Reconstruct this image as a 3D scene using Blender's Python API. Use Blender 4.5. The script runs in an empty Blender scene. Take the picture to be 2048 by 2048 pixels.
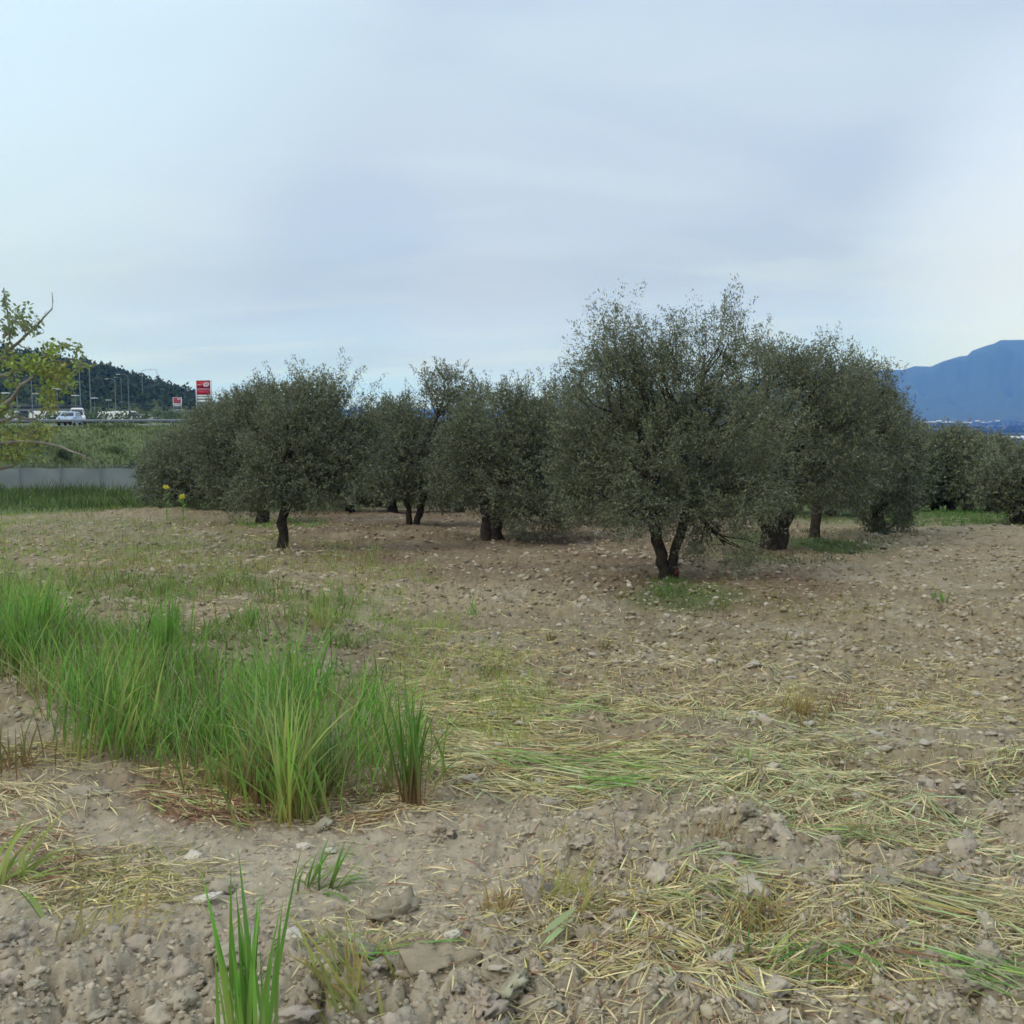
import bpy, bmesh, math, random
import numpy as np
from mathutils import Vector, Matrix, noise as mnoise

R = math.radians
rng = np.random.default_rng(11)
random.seed(5)
S = bpy.context.scene
COL = S.collection

# ------------------------------------------------------------------ camera
CAM_H = 1.7
F = 1005.0                      # focal length in pixels of a 1024 px wide picture
PITCH = math.atan((512 - 418) / F)
cd = bpy.data.cameras.new('camera')
cam = bpy.data.objects.new('camera', cd)
COL.objects.link(cam)
cam.location = (0, 0, CAM_H)
cam.rotation_euler = (math.pi / 2 - PITCH, 0, 0)
cd.sensor_width = 36
cd.lens = 36 * F / 1024
cd.clip_start = 0.05
cd.clip_end = 40000
S.camera = cam

# ------------------------------------------------------------------ light
SUN_EL, SUN_AZ = R(42), R(-125)        # azimuth measured from +Y towards +X
w = bpy.data.worlds.new("World")
S.world = w
w.use_nodes = True
nt = w.node_tree
nt.nodes.clear()
def N(t, **k):
    n = nt.nodes.new(t)
    for a, b in k.items():
        setattr(n, a, b)
    return n
def LK(a, b):
    nt.links.new(a, b)
out = N('ShaderNodeOutputWorld')
bg = N('ShaderNodeBackground')
bg.inputs['Strength'].default_value = 0.1
sky = N('ShaderNodeTexSky', sky_type='NISHITA')
sky.sun_disc = False
sky.sun_elevation = SUN_EL
sky.sun_rotation = SUN_AZ
sky.air_density = 1.0
sky.dust_density = 2.0
tc = N('ShaderNodeTexCoord')
sep = N('ShaderNodeSeparateXYZ')
LK(tc.outputs['Generated'], sep.inputs[0])
# cloud deck: direction projected on a layer overhead
zc = N('ShaderNodeMath', operation='MAXIMUM'); zc.inputs[1].default_value = 0.0
LK(sep.outputs['Z'], zc.inputs[0])
za = N('ShaderNodeMath', operation='ADD'); za.inputs[1].default_value = 0.16
LK(zc.outputs[0], za.inputs[0])
dv = N('ShaderNodeVectorMath', operation='DIVIDE')
cb = N('ShaderNodeCombineXYZ')
for i in range(3):
    LK(za.outputs[0], cb.inputs[i])
LK(tc.outputs['Generated'], dv.inputs[0]); LK(cb.outputs[0], dv.inputs[1])
def cloud_noise(scale, detail, rough, sx, sy, off, dist=0.6):
    mp = N('ShaderNodeMapping')
    mp.inputs['Scale'].default_value = (sx, sy, 0.0)
    mp.inputs['Location'].default_value = off
    mp.inputs['Rotation'].default_value = (0, 0, R(-14))
    LK(dv.outputs[0], mp.inputs[0])
    t = N('ShaderNodeTexNoise')
    t.inputs['Scale'].default_value = scale
    t.inputs['Detail'].default_value = detail
    t.inputs['Roughness'].default_value = rough
    t.inputs['Distortion'].default_value = dist
    LK(mp.outputs[0], t.inputs['Vector'])
    return t
n1 = cloud_noise(0.75, 4, 0.45, 1.0, 1.5, (3.1, 1.2, 0))
n2 = cloud_noise(2.0, 5, 0.5, 0.6, 1.5, (7.7, 4.2, 0))
ramp = N('ShaderNodeValToRGB')          # by elevation (z of the direction)
cr = ramp.color_ramp
stops = [(0.0, (5.0, 7.6, 13.0)), (0.05, (5.3, 7.4, 12.0)), (0.11, (5.9, 7.5, 10.8)), (0.20, (5.9, 7.2, 9.3)), (0.34, (6.4, 8.0, 9.9)), (0.52, (8.2, 10.0, 12.2)), (1.0, (12.5, 14.3, 17))]
mxv = 18.0
for i, (p, c) in enumerate(stops):
    e = cr.elements[i] if i < 2 else cr.elements.new(p)
    e.position = p
    e.color = (c[0] / mxv, c[1] / mxv, c[2] / mxv, 1)
LK(sep.outputs['Z'], ramp.inputs[0])
sc10 = N('ShaderNodeVectorMath', operation='SCALE'); sc10.inputs['Scale'].default_value = mxv
LK(ramp.outputs['Color'], sc10.inputs[0])
def mrange(sock, a, b, c, d):
    m = N('ShaderNodeMapRange', interpolation_type='SMOOTHSTEP')
    m.inputs[1].default_value = a; m.inputs[2].default_value = b
    m.inputs[3].default_value = c; m.inputs[4].default_value = d
    LK(sock, m.inputs[0])
    return m.outputs[0]
def mix(col, sock_f, colB, blend='MIX'):
    m = N('ShaderNodeMix', data_type='RGBA', blend_type=blend)
    m.clamp_result = False
    if isinstance(sock_f, float):
        m.inputs[0].default_value = sock_f
    else:
        LK(sock_f, m.inputs[0])
    LK(col, m.inputs[6])
    if isinstance(colB, tuple):
        m.inputs[7].default_value = (*colB, 1)
    else:
        LK(colB, m.inputs[7])
    return m.outputs[2]
base = sc10.outputs[0]
base = mix(base, mrange(n1.outputs['Fac'], 0.40, 0.62, 0.0, 0.8), (5.2, 6.5, 8.7))      # grey-blue bellies
base = mix(base, mrange(n2.outputs['Fac'], 0.47, 0.70, 0.0, 0.6), (6.7, 8.1, 9.9))      # pale streaks
def glow(direction, a, b, col, amt):
    global base
    d = N('ShaderNodeVectorMath', operation='DOT_PRODUCT')
    v = Vector(direction).normalized()
    d.inputs[1].default_value = v
    LK(tc.outputs['Generated'], d.inputs[0])
    base = mix(base, mrange(d.outputs['Value'], a, b, 0.0, amt), col)
glow((-0.80, 1.0, 0.58), 0.85, 1.0, (7.6, 10.0, 12.4), 1.0)    # thin cloud, upper left
glow((0.60, 1.0, 0.16), 0.972, 1.0, (8.4, 9.8, 12.4), 0.9)    # thin cloud, right
glow((-0.15, 1.0, 0.155), 0.993, 1.0, (5.0, 6.5, 9.5), 0.5)   # bluer gap
glow((-0.02, 1.0, 0.085), 0.993, 1.0, (6.6, 7.4, 9.6), 0.35)     # warm band low down
lift = mix(base, 1.0, (1.12, 1.30, 1.95), 'MULTIPLY')          # low sky brightened and blued to make up for the haze
base = mix(lift, mrange(sep.outputs['Z'], 0.0, 0.14, 0.0, 1.0), base)
mixsky = mix(sky.outputs[0], 0.93, base)
LK(mixsky, bg.inputs['Color'])
LK(bg.outputs[0], out.inputs['Surface'])

ld = bpy.data.lights.new('sun', 'SUN')
ld.energy = 1.1
ld.angle = R(25)
ld.color = (1.0, 0.95, 0.88)
sun = bpy.data.objects.new('sun', ld)
COL.objects.link(sun)
sd = Vector((math.sin(SUN_AZ) * math.cos(SUN_EL), math.cos(SUN_AZ) * math.cos(SUN_EL), math.sin(SUN_EL)))
sun.rotation_euler = sd.to_track_quat('Z', 'Y').to_euler()
sun.location = sd * 50

S.render.engine = 'CYCLES'
S.view_settings.view_transform = 'Standard'
S.view_settings.look = 'None'
S.view_settings.exposure = 0.0
S.view_settings.gamma = 1.0
S.cycles.use_denoising = True
S.cycles.max_bounces = 6
S.cycles.diffuse_bounces = 3
S.cycles.transparent_max_bounces = 4
S.cycles.volume_bounces = 4
S.cycles.filter_width = 1.6

# ------------------------------------------------------------------ helpers
def tag(o, label=None, cat=None, group=None, kind=None):
    if label: o['label'] = label
    if cat: o['category'] = cat
    if group: o['group'] = group
    if kind: o['kind'] = kind
    return o

def mesh_np(name, v, f, mat=None, col=None, smooth=False, parent=None):
    v = np.ascontiguousarray(v, dtype=np.float32); f = np.ascontiguousarray(f, dtype=np.int32)
    me = bpy.data.meshes.new(name)
    n, (m, k) = len(v), f.shape
    me.vertices.add(n); me.vertices.foreach_set('co', v.ravel())
    me.loops.add(m * k); me.loops.foreach_set('vertex_index', f.ravel())
    me.polygons.add(m)
    me.polygons.foreach_set('loop_start', np.arange(0, m * k, k, dtype=np.int32))
    me.polygons.foreach_set('loop_total', np.full(m, k, dtype=np.int32))
    if smooth:
        me.polygons.foreach_set('use_smooth', np.ones(m, dtype=bool))
    if col is not None:
        a = me.color_attributes.new('Col', 'FLOAT_COLOR', 'POINT')
        c = np.ones((n, 4), dtype=np.float32); c[:, :3] = col
        a.data.foreach_set('color', c.ravel())
    me.update(calc_edges=True)
    if mat: me.materials.append(mat)
    o = bpy.data.objects.new(name, me)
    COL.objects.link(o)
    if parent: o.parent = parent
    return o

def empty(name, loc, rz=0.0):
    o = bpy.data.objects.new(name, None)
    o.empty_display_size = 0.2
    COL.objects.link(o)
    o.location = loc; o.rotation_euler = (0, 0, rz)
    return o

def copy_tree(o, parent=None):
    c = o.copy(); COL.objects.link(c)
    if parent: c.parent = parent
    for ch in list(o.children):
        copy_tree(ch, c)
    return c

def material(name, color=(0.5, 0.5, 0.5), rough=0.8, attr=False, var=0.0, vscale=5.0, bump=0.0, bscale=20.0, bdist=0.02, transl=0.0, spec=0.3, metal=0.0, vdetail=4, coords='Object', tint=None):
    m = bpy.data.materials.new(name); m.use_nodes = True
    t = m.node_tree; t.nodes.clear()
    o = t.nodes.new('ShaderNodeOutputMaterial')
    b = t.nodes.new('ShaderNodeBsdfPrincipled')
    b.inputs['Roughness'].default_value = rough
    b.inputs['Metallic'].default_value = metal
    b.inputs['Specular IOR Level'].default_value = spec
    c = t.nodes.new('ShaderNodeTexCoord')
    if attr:
        a = t.nodes.new('ShaderNodeVertexColor'); a.layer_name = 'Col'; src = a.outputs['Color']
    else:
        a = t.nodes.new('ShaderNodeRGB'); a.outputs[0].default_value = (*color, 1); src = a.outputs[0]
    if var > 0:
        n = t.nodes.new('ShaderNodeTexNoise'); n.inputs['Scale'].default_value = vscale; n.inputs['Detail'].default_value = vdetail
        t.links.new(c.outputs[coords], n.inputs['Vector'])
        r = t.nodes.new('ShaderNodeMapRange'); r.inputs[1].default_value = 0.3; r.inputs[2].default_value = 0.7
        r.inputs[3].default_value = 1 - var; r.inputs[4].default_value = 1 + var
        t.links.new(n.outputs['Fac'], r.inputs[0])
        sc = t.nodes.new('ShaderNodeVectorMath'); sc.operation = 'SCALE'
        t.links.new(src, sc.inputs[0]); t.links.new(r.outputs[0], sc.inputs['Scale'])
        src = sc.outputs[0]
        if tint:
            n3 = t.nodes.new('ShaderNodeTexNoise'); n3.inputs['Scale'].default_value = vscale * 0.37; n3.inputs['Detail'].default_value = 3
            t.links.new(c.outputs[coords], n3.inputs['Vector'])
            r3 = t.nodes.new('ShaderNodeMapRange'); r3.inputs[1].default_value = 0.45; r3.inputs[2].default_value = 0.65; r3.inputs[4].default_value = 0.6
            t.links.new(n3.outputs['Fac'], r3.inputs[0])
            mm = t.nodes.new('ShaderNodeMix'); mm.data_type = 'RGBA'; mm.blend_type = 'MULTIPLY'
            t.links.new(r3.outputs[0], mm.inputs[0]); t.links.new(src, mm.inputs[6]); mm.inputs[7].default_value = (*tint, 1)
            src = mm.outputs[2]
    t.links.new(src, b.inputs['Base Color'])
    if bump > 0:
        n = t.nodes.new('ShaderNodeTexNoise'); n.inputs['Scale'].default_value = bscale; n.inputs['Detail'].default_value = 6; n.inputs['Roughness'].default_value = 0.65
        t.links.new(c.outputs[coords], n.inputs['Vector'])
        bp = t.nodes.new('ShaderNodeBump'); bp.inputs['Strength'].default_value = bump; bp.inputs['Distance'].default_value = bdist
        t.links.new(n.outputs['Fac'], bp.inputs['Height']); t.links.new(bp.outputs[0], b.inputs['Normal'])
    if transl > 0:
        tr = t.nodes.new('ShaderNodeBsdfTranslucent'); t.links.new(src, tr.inputs['Color'])
        mx = t.nodes.new('ShaderNodeMixShader'); mx.inputs[0].default_value = transl
        t.links.new(b.outputs[0], mx.inputs[1]); t.links.new(tr.outputs[0], mx.inputs[2])
        t.links.new(mx.outputs[0], o.inputs['Surface'])
    else:
        t.links.new(b.outputs[0], o.inputs['Surface'])
    return m

# numpy noise ------------------------------------------------------
def _h(ix, iy, s):
    n = (ix.astype(np.int64) * 374761393 + iy.astype(np.int64) * 668265263 + s * 1442695041) & 0xFFFFFFFF
    n = ((n ^ (n >> 13)) * 1274126177) & 0xFFFFFFFF
    n = (n ^ (n >> 16)) & 0xFFFFFFFF
    return n.astype(np.float64) / 4294967296.0
def perlin(x, y, s=0):
    x = np.asarray(x, float); y = np.asarray(y, float)
    ix = np.floor(x); iy = np.floor(y); fx = x - ix; fy = y - iy
    ux = fx * fx * fx * (fx * (fx * 6 - 15) + 10); uy = fy * fy * fy * (fy * (fy * 6 - 15) + 10)
    def g(a, b):
        t = _h(ix + a, iy + b, s) * 6.2831853
        return np.cos(t) * (fx - a) + np.sin(t) * (fy - b)
    n0 = g(0, 0) * (1 - ux) + g(1, 0) * ux
    n1_ = g(0, 1) * (1 - ux) + g(1, 1) * ux
    return (n0 * (1 - uy) + n1_ * uy) * 1.4
def fbm(x, y, sc, oc=4, s=0, gain=0.5):
    a, t = 1.0, 0
    for i in range(oc):
        t = t + a * perlin(x * sc + 17.3 * i, y * sc - 9.1 * i, s + i)
        sc *= 2.03; a *= gain
    return t
def worley(x, y, s=0):
    ix = np.floor(x); iy = np.floor(y)
    best = np.full(np.shape(x), 9.0)
    hgt = np.zeros(np.shape(x))
    for a in (-1, 0, 1):
        for b in (-1, 0, 1):
            cx = ix + a; cy = iy + b
            dx = cx + _h(cx, cy, s) - x; dy = cy + _h(cx, cy, s + 7) - y
            r = 0.45 + 0.75 * _h(cx, cy, s + 13)
            d = (dx * dx + dy * dy) / (r * r)
            k = d < best
            best = np.where(k, d, best); hgt = np.where(k, r, hgt)
    return best, hgt
def sst(a, b, x):
    t = np.clip((x - a) / (b - a), 0, 1)
    return t * t * (3 - 2 * t)

# ------------------------------------------------------------------ terrain
def road_x(y):
    yy = np.asarray(y, float)
    return np.where(yy < 90, -46 + 0.757 * (yy - 90), -46 + 28 * (1 - np.exp(-(np.maximum(yy, 90) - 90) / 37)))
def road_m(y):
    yy = np.asarray(y, float)
    return np.where(yy < 90, 0.757, 0.757 * np.exp(-(np.maximum(yy, 90) - 90) / 37))
def road_s(x, y):
    return (road_x(y) - x) / np.sqrt(1 + road_m(y) ** 2)
ROAD_Z = 0.8
def px_dir(px):
    return (px - 512) / F
HILL = []
for px, D, z in [(-900, 260, 52), (-400, 300, 46), (-150, 330, 36), (0, 370, 22), (60, 440, 22), (92, 500, 19), (106, 560, 9.5), (130, 640, 8), (161, 760, 4.5), (184, 900, 1), (215, 1100, 0.8)]:
    HILL.append((px_dir(px) * D, D, z))
AZT = [(-2500, 380), (-1200, 385), (-400, 400), (0, 400), (100, 398), (150, 395.5), (178, 397), (230, 404), (330, 412), (420, 413), (500, 411), (600, 402), (700, 390), (800, 377), (850, 372), (879, 371), (900, 370.8), (911, 367.5), (927, 368), (940, 362.6), (955, 358), (963, 357), (967, 352.5), (981, 347.5), (989, 345.5), (995, 342), (1009, 341.8), (1024, 341.6), (1100, 334), (1300, 348), (1700, 375), (3500, 395)]
def H(x, y, micro=True):
    x = np.asarray(x, float); y = np.asarray(y, float)
    D = np.hypot(x, y)
    z = -0.05 * np.clip(y, -50, 90)
    z = np.where(y > 90, np.interp(np.clip(y, 90, 1e6), [90, 1200, 2500, 4000, 5500, 6200, 20000], [-4.5, -58, -50, -35, -18, -8, 0]), z)
    z = z + 0.10 * fbm(x, y, 0.11, 2, 5) * sst(3, 9, D) * (1 - sst(60, 90, D))
    # low berm at the left field edge
    z = z + 0.26 * np.exp(-((x + 12.5) / 2.6) ** 2 - ((y - 35.5) / 2.2) ** 2)
    s = road_s(x, y)
    on = sst(-12.5, -0.6, s) * (y > 15)
    on = np.where(y < 90, on * sst(20, 60, y), on)
    far_l = on * (1 - sst(3000, 5200, D))
    z = z * (1 - far_l) + ROAD_Z * far_l
    # wooded hill behind the highway
    if np.any(D > 150):
        best = np.full(x.shape, 1e9); hz = np.zeros(x.shape)
        for (ax, ay, az), (bx, by, bz) in zip(HILL[:-1], HILL[1:]):
            vx, vy = bx - ax, by - ay
            t = np.clip(((x - ax) * vx + (y - ay) * vy) / (vx * vx + vy * vy), 0, 1)
            d = np.hypot(x - ax - t * vx, y - ay - t * vy)
            k = d < best
            best = np.where(k, d, best); hz = np.where(k, az + t * (bz - az), hz)
        z = z + np.maximum(hz - ROAD_Z, 0) * np.exp(-(best / 58.0) ** 2) * (1 + 0.10 * fbm(x, y, 0.02, 3, 8)) * (y > 60)
        # far mountains
        px = 512 + F * x / np.maximum(y, 1e-3)
        px = np.where(y > 1, px, np.where(x < 0, -2500, 3500))
        ty = np.interp(px, [a for a, b in AZT], [b for a, b in AZT])
        cz = 1.7 + (418 - ty) / F * np.hypot(1, np.clip((px - 512) / F, -3, 3)) ** -1 * 9000
        k = sst(5900, 9000, D)
        rid = 1 + 0.20 * fbm(x, y, 0.0012, 5, 21) * (1 - k) * 2.2
        gl = fbm(np.arctan2(x, np.maximum(y, 1)) * 9000, D * .35, 0.0035, 3, 109) * 130 * k * (1 - k) * 4 * .6
        z = z * (1 - k) + gl + (cz) * k * np.where(D < 9000, rid, 1.0)
        z = np.where(D > 9000, z - (D - 9000) * 0.12, z)
    if micro:
        near = 1 - sst(55, 75, D)
        fld = near * (s < -9)
        cl = clod_amount(x, y)
        z = z + fld * (0.05 * fbm(x, y, 0.7, 2, 31) * sst(1, 4, D) + 0.020 * fbm(x, y, 3.1, 3, 33) * (0.4 + cl))
        nz = fbm(x, y, 2.5, 2, 40) * 0.35
        d1, r1 = worley(x * 3.4 + nz, y * 3.4 + nz * 0.8, 3)
        z = z + fld * cl * (0.055 + .055 * sst(4, 8, D)) * r1 * np.clip(1 - d1, 0, 1) ** 0.7
        d2, r2 = worley(x * 8.5 + nz, y * 8.5 - nz, 9)
        z = z + fld * (0.25 + cl) * 0.032 * r2 * np.clip(1 - d2, 0, 1) ** 0.7
        d3, r3 = worley(x * 21.0 + nz, y * 21.0 - nz, 15)
        z = z + fld * (0.3 + cl) * 0.011 * r3 * np.clip(1 - d3, 0, 1) ** 0.6 * (1 - sst(12, 25, D))
        z = z + 0.017 * fbm(x, y, 13.0, 4, 50) * fld * (1 - sst(10, 20, D)) * (0.5 + cl)
        cr1 = np.abs(perlin(x * 5.2 + nz, y * 5.2, 55)) * 7; cr2 = np.abs(perlin(x * 12 + nz, y * 12, 56)) * 6
        z = z - fld * cl * (0.022 * (1 - np.clip(cr1, 0, 1)) + 0.014 * (1 - np.clip(cr2, 0, 1)) * (1 - sst(14, 25, D)))
    return z

def plane_px(px, py):
    """pixel on the sloping field -> world x, y (vectorised)"""
    px = np.asarray(px, float); py = np.asarray(py, float)
    dx = (px - 512) / F; dz = -(py - 512) / F
    c, s_ = math.cos(PITCH), math.sin(PITCH)
    wy = c + dz * s_; wz = dz * c - s_; wx = dx
    t = -CAM_H / (wz + 0.05 * wy)
    return wx * t, wy * t
def world_px(x, y, z):
    c, s_ = math.cos(PITCH), math.sin(PITCH)
    zz = z - CAM_H
    f_ = y * c - zz * s_; u = y * s_ + zz * c
    f_ = np.where(f_ < 0.05, 0.05, f_)
    return 512 + F * x / f_, 512 - F * u / f_
def ell(px, py, cx, cy, rx, ry, soft=0.35):
    d = np.sqrt(((px - cx) / rx) ** 2 + ((py - cy) / ry) ** 2)
    return 1 - sst(1 - soft, 1 + soft, d)
def clod_amount(x, y):
    px, py = world_px(x, y, -0.05 * y)
    py = np.where(y < 0.6, 1600, py)
    a = 0.50 + 0.25 * sst(5, 9, y) + 0.3 * fbm(x, y, 0.35, 2, 61)
    a = a + 0.85 * sst(820, 960, py + 0.16 * (px - 300))          # broken clods close by, on the right
    a = a * (1 - 0.75 * ell(px, py, 160, 890, 230, 70, 0.5)) * (1 - 0.6 * ell(px, py, 420, 900, 130, 55, 0.5))
    return np.clip(a, 0.08, 1.3)

def make_ground():
    a1 = np.linspace(-36, 36, 1000)
    a0 = np.concatenate([np.linspace(-180, -62, 50)[:-1], np.linspace(-62, -36, 120)[:-1]])
    az = np.radians(np.concatenate([a0, a1, -a0[::-1][:-1]]))
    rows = [0.0001, 0.3, 0.6, 0.9, 1.2, 1.5, 1.7, 1.9, 2.05, 2.2]
    d = 2.2
    while d < 75:
        d += max(0.011, d * d / 1709 * 1.15) if d < 28 else min(d * d / 1709, 0.5)
        rows.append(d)
    while d < 170:
        d *= 1.006; rows.append(d)
    while d < 1500:
        d *= 1.022; rows.append(d)
    while d < 11200:
        d *= 1.012; rows.append(d)
    rr = np.array(rows)
    A, Rr = np.meshgrid(az, rr)
    X = np.sin(A) * Rr; Y = np.cos(A) * Rr
    Z = H(X, Y)
    nr, nc = X.shape
    v = np.stack([X, Y, Z], -1).reshape(-1, 3)
    i, j = np.meshgrid(np.arange(nr - 1), np.arange(nc), indexing='ij')
    j2 = (j + 1) % nc
    f = np.stack([i * nc + j, i * nc + j2, (i + 1) * nc + j2, (i + 1) * nc + j], -1).reshape(-1, 4)
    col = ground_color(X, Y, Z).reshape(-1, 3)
    return mesh_np('ground', v, f, M['soil'], col, smooth=True)

def lerp3(c, k, t):
    return c * (1 - k[..., None]) + np.array(t) * k[..., None]
def ground_color(X, Y, Z):
    D = np.hypot(X, Y)
    px, py = world_px(X, Y, Z)
    c = np.zeros(X.shape + (3,)) + np.array((0.28, 0.222, 0.136))
    n = fbm(X, Y, 0.35, 4, 71); n2_ = fbm(X, Y, 1.7, 4, 75)
    c = c * (1 + 0.16 * n + 0.14 * n2_)[..., None]
    c = lerp3(c, sst(0.1, 0.6, fbm(X, Y, 0.9, 3, 81)) * 0.5, (0.36, 0.31, 0.225))     # drier grey crust
    c = lerp3(c, sst(740, 860, py) * (Y > 0) * .7, (0.45, 0.38, 0.275))
    # darker brown under the trees: their shade painted into the soil colour
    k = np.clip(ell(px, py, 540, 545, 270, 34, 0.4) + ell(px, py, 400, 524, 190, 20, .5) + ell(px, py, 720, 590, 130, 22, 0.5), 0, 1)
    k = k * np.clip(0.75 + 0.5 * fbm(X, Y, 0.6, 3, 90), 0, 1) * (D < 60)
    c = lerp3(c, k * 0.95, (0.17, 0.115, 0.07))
    # reddish base of the tall grass
    c = lerp3(c, 0.35 * np.clip(ell(px, py, 240, 790, 130, 40, 0.5), 0, 1) * (Y > 0), (0.22, 0.13, 0.07))
    g = np.zeros(X.shape)
    gn = fbm(X, Y, 0.25, 4, 95)
    left = sst(-4, -7, X + 0.12 * (Y - 36)) * sst(33, 37, Y - 0.35 * (X + 16) + 2 * gn)
    g = np.maximum(g, left)
    right = sst(26, 34, Y + 1.5 * gn) * sst(8, 10, X + gn)
    g = np.maximum(g, right)
    g = np.maximum(g, ell(px, py, 800, 545, 85, 16, 0.5) * sst(-0.3, 0.3, gn) * (D < 40))
    g = np.maximum(g, ell(px, py, 685, 598, 60, 13, 0.5) * 0.8 * (D < 30))
    g = np.maximum(g, sst(38, 52, Y + 3 * gn))
    g = np.maximum(g, 0.45 * ell(px, py, 90, 555, 200, 45, 0.5) * sst(-0.4, 0.3, gn + n2_ * 0.5) * (D < 50))
    c = lerp3(c, np.clip(g, 0, 1) * 0.9, (0.085, 0.125, 0.035))
    # bank and verge of the highway
    s = road_s(X, Y)
    b = sst(-13, -11, s) * (Y > 40)
    bc = np.array((0.15, 0.18, 0.075)) * (1 + 0.35 * fbm(X, Y, 0.12, 3, 99))[..., None]
    c = c * (1 - b[..., None]) + bc * b[..., None]
    # far country: fields and woods in the valley, forested mountain
    hl = sst(3, 7, Z) * (D > 150); c = c * (1 - hl[..., None]) + np.array((.06, .085, .035)) * hl[..., None]
    fv = sst(250, 500, D) * (1 - hl)
    fc = np.array((0.09, 0.10, 0.055)) * (1 + 0.5 * fbm(X, Y, 0.0028, 4, 105))[..., None]
    fc = lerp3(fc, sst(0.05, 0.3, fbm(X, Y, 0.0045, 3, 107)) * (D > 1500), (0.035, 0.05, 0.03))
    az_ = np.arctan2(X, np.maximum(Y, 1)); gul = fbm(az_ * 9000, D * .35, 0.0035, 4, 109)
    mt = np.array((0.055, 0.070, 0.042)) * (1 + 0.75 * np.clip(gul, -1, 1) + .3 * fbm(X, Y, .003, 3, 113))[..., None]  # sunlit ridges and darker gullies painted into the colour, following the relief
    hz = sst(350, 520, Z + 90 * fbm(X, Y, 0.0012, 4, 111))
    mt = lerp3(mt, hz * 0.8, (0.34, 0.32, 0.27))  # paler top: lightening by distant haze put into the mountain colour
    fc = fc * (1 - sst(5800, 6400, D)[..., None]) + mt * sst(5800, 6400, D)[..., None]
    c = c * (1 - fv[..., None]) + fc * fv[..., None]
    return np.clip(c, 0.01, 0.8)

# ------------------------------------------------------------------ materials
M = {}
M['soil'] = material('soil', attr=True, rough=0.95, var=0.22, vscale=9, bump=0.9, bscale=38, bdist=0.015, spec=0.1, vdetail=8)
M['clod'] = material('clod', attr=True, rough=0.95, var=0.18, vscale=14, bump=1.0, bscale=45, bdist=0.012, spec=0.1, vdetail=8)
M['stone'] = material('stone', attr=True, rough=0.85, var=0.12, vscale=22, bump=0.5, bscale=60, bdist=0.006, spec=0.25)
M['blade'] = material('blade', attr=True, rough=0.55, transl=0.48, spec=0.3)
M['straw'] = material('straw', attr=True, rough=0.7, transl=0.12, spec=0.25)
M['olive_leaf'] = material('olive_leaf', attr=True, rough=0.6, transl=0.16, spec=0.3)
M['leaf'] = material('leaf', attr=True, rough=0.5, transl=0.45, spec=0.3)
M['bark'] = material('bark', (0.060, 0.048, 0.036), rough=0.95, var=0.45, vscale=9, bump=1.0, bscale=22, bdist=0.05, spec=0.1)
M['pale_bark'] = material('pale_bark', (0.24, 0.22, 0.18), rough=0.9, var=0.3, vscale=20, bump=0.6, bscale=60, bdist=0.01)
M['red_wound'] = material('red_wound', (0.13, 0.045, 0.028), rough=0.9, var=0.6, vscale=25, bump=0.6, bscale=50)

# ------------------------------------------------------------------ ground
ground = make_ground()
tag(ground, kind='structure')

# ------------------------------------------------------------------ blades
def blades(P, az, tilt, L, W, curv, cb, ct, seg=5, kk=1.6, twist=0.5):
    """curved tapering ribbons; tilt from vertical at the root, curv = extra bend at the tip"""
    n = len(P)
    t = np.linspace(0, 1, seg + 1)
    pts = np.zeros((n, seg + 1, 3)); p = P.copy(); pts[:, 0] = p
    for i in range(seg):
        th = tilt + curv * ((i + 0.5) / seg) ** 1.5
        st = (L / seg)[:, None] * np.stack([np.sin(th) * np.sin(az), np.sin(th) * np.cos(az), np.cos(th)], -1)
        p = p + st; pts[:, i + 1] = p
    sa = az + rng.uniform(-1, 1, n) * twist * 3 + math.pi / 2
    side = np.stack([np.sin(sa), np.cos(sa), rng.uniform(-0.15, 0.15, n)], -1)
    wd = W[:, None] * np.clip(np.minimum(0.55 + 2.2 * t, (1.02 - t) * 2.0), 0.02, 1)[None, :]
    off = side[:, None, :] * (wd * 0.5)[..., None]
    v = np.stack([pts - off, pts + off], 2).reshape(-1, 3)
    b = (np.arange(n) * (seg + 1) * 2)[:, None] + (np.arange(seg) * 2)[None, :]
    f = np.stack([b, b + 1, b + 3, b + 2], -1).reshape(-1, 4)
    k = np.clip(t * kk, 0, 1)[None, :, None]
    col = cb[:, None, :] * (1 - k) + ct[:, None, :] * k
    col = np.repeat(col, 2, axis=1).reshape(-1, 3)
    return v, f, col

def join(parts):
    vs, fs, cs, o = [], [], [], 0
    for v, f, c in parts:
        vs.append(v); fs.append(f + o); cs.append(c); o += len(v)
    return np.concatenate(vs), np.concatenate(fs), np.concatenate(cs)

def ground_pts(px, py):
    x, y = plane_px(px, py)
    return np.stack([x, y, H(x, y)], -1)

def jit(c, n, amt=0.2, hue=0.08):
    c = np.array(c, float)
    return np.clip(c[None] * (1 + rng.normal(0, amt, (n, 1))) * (1 + rng.normal(0, hue, (n, 3))), 0.005, 1.6)

GREEN = (0.21, 0.42, 0.07); GREEN_D = (0.12, 0.26, 0.045); LIME = (0.36, 0.45, 0.12); DULL = (0.085, 0.12, 0.035)  # DULL: darker olive green, tree shade put into the grass colour
TAN = (0.60, 0.50, 0.27); GOLD = (0.46, 0.38, 0.13); RUST = (0.29, 0.15, 0.08); PALEG = (0.44, 0.50, 0.24); OLIVEY = (0.2, 0.2, 0.06)

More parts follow.
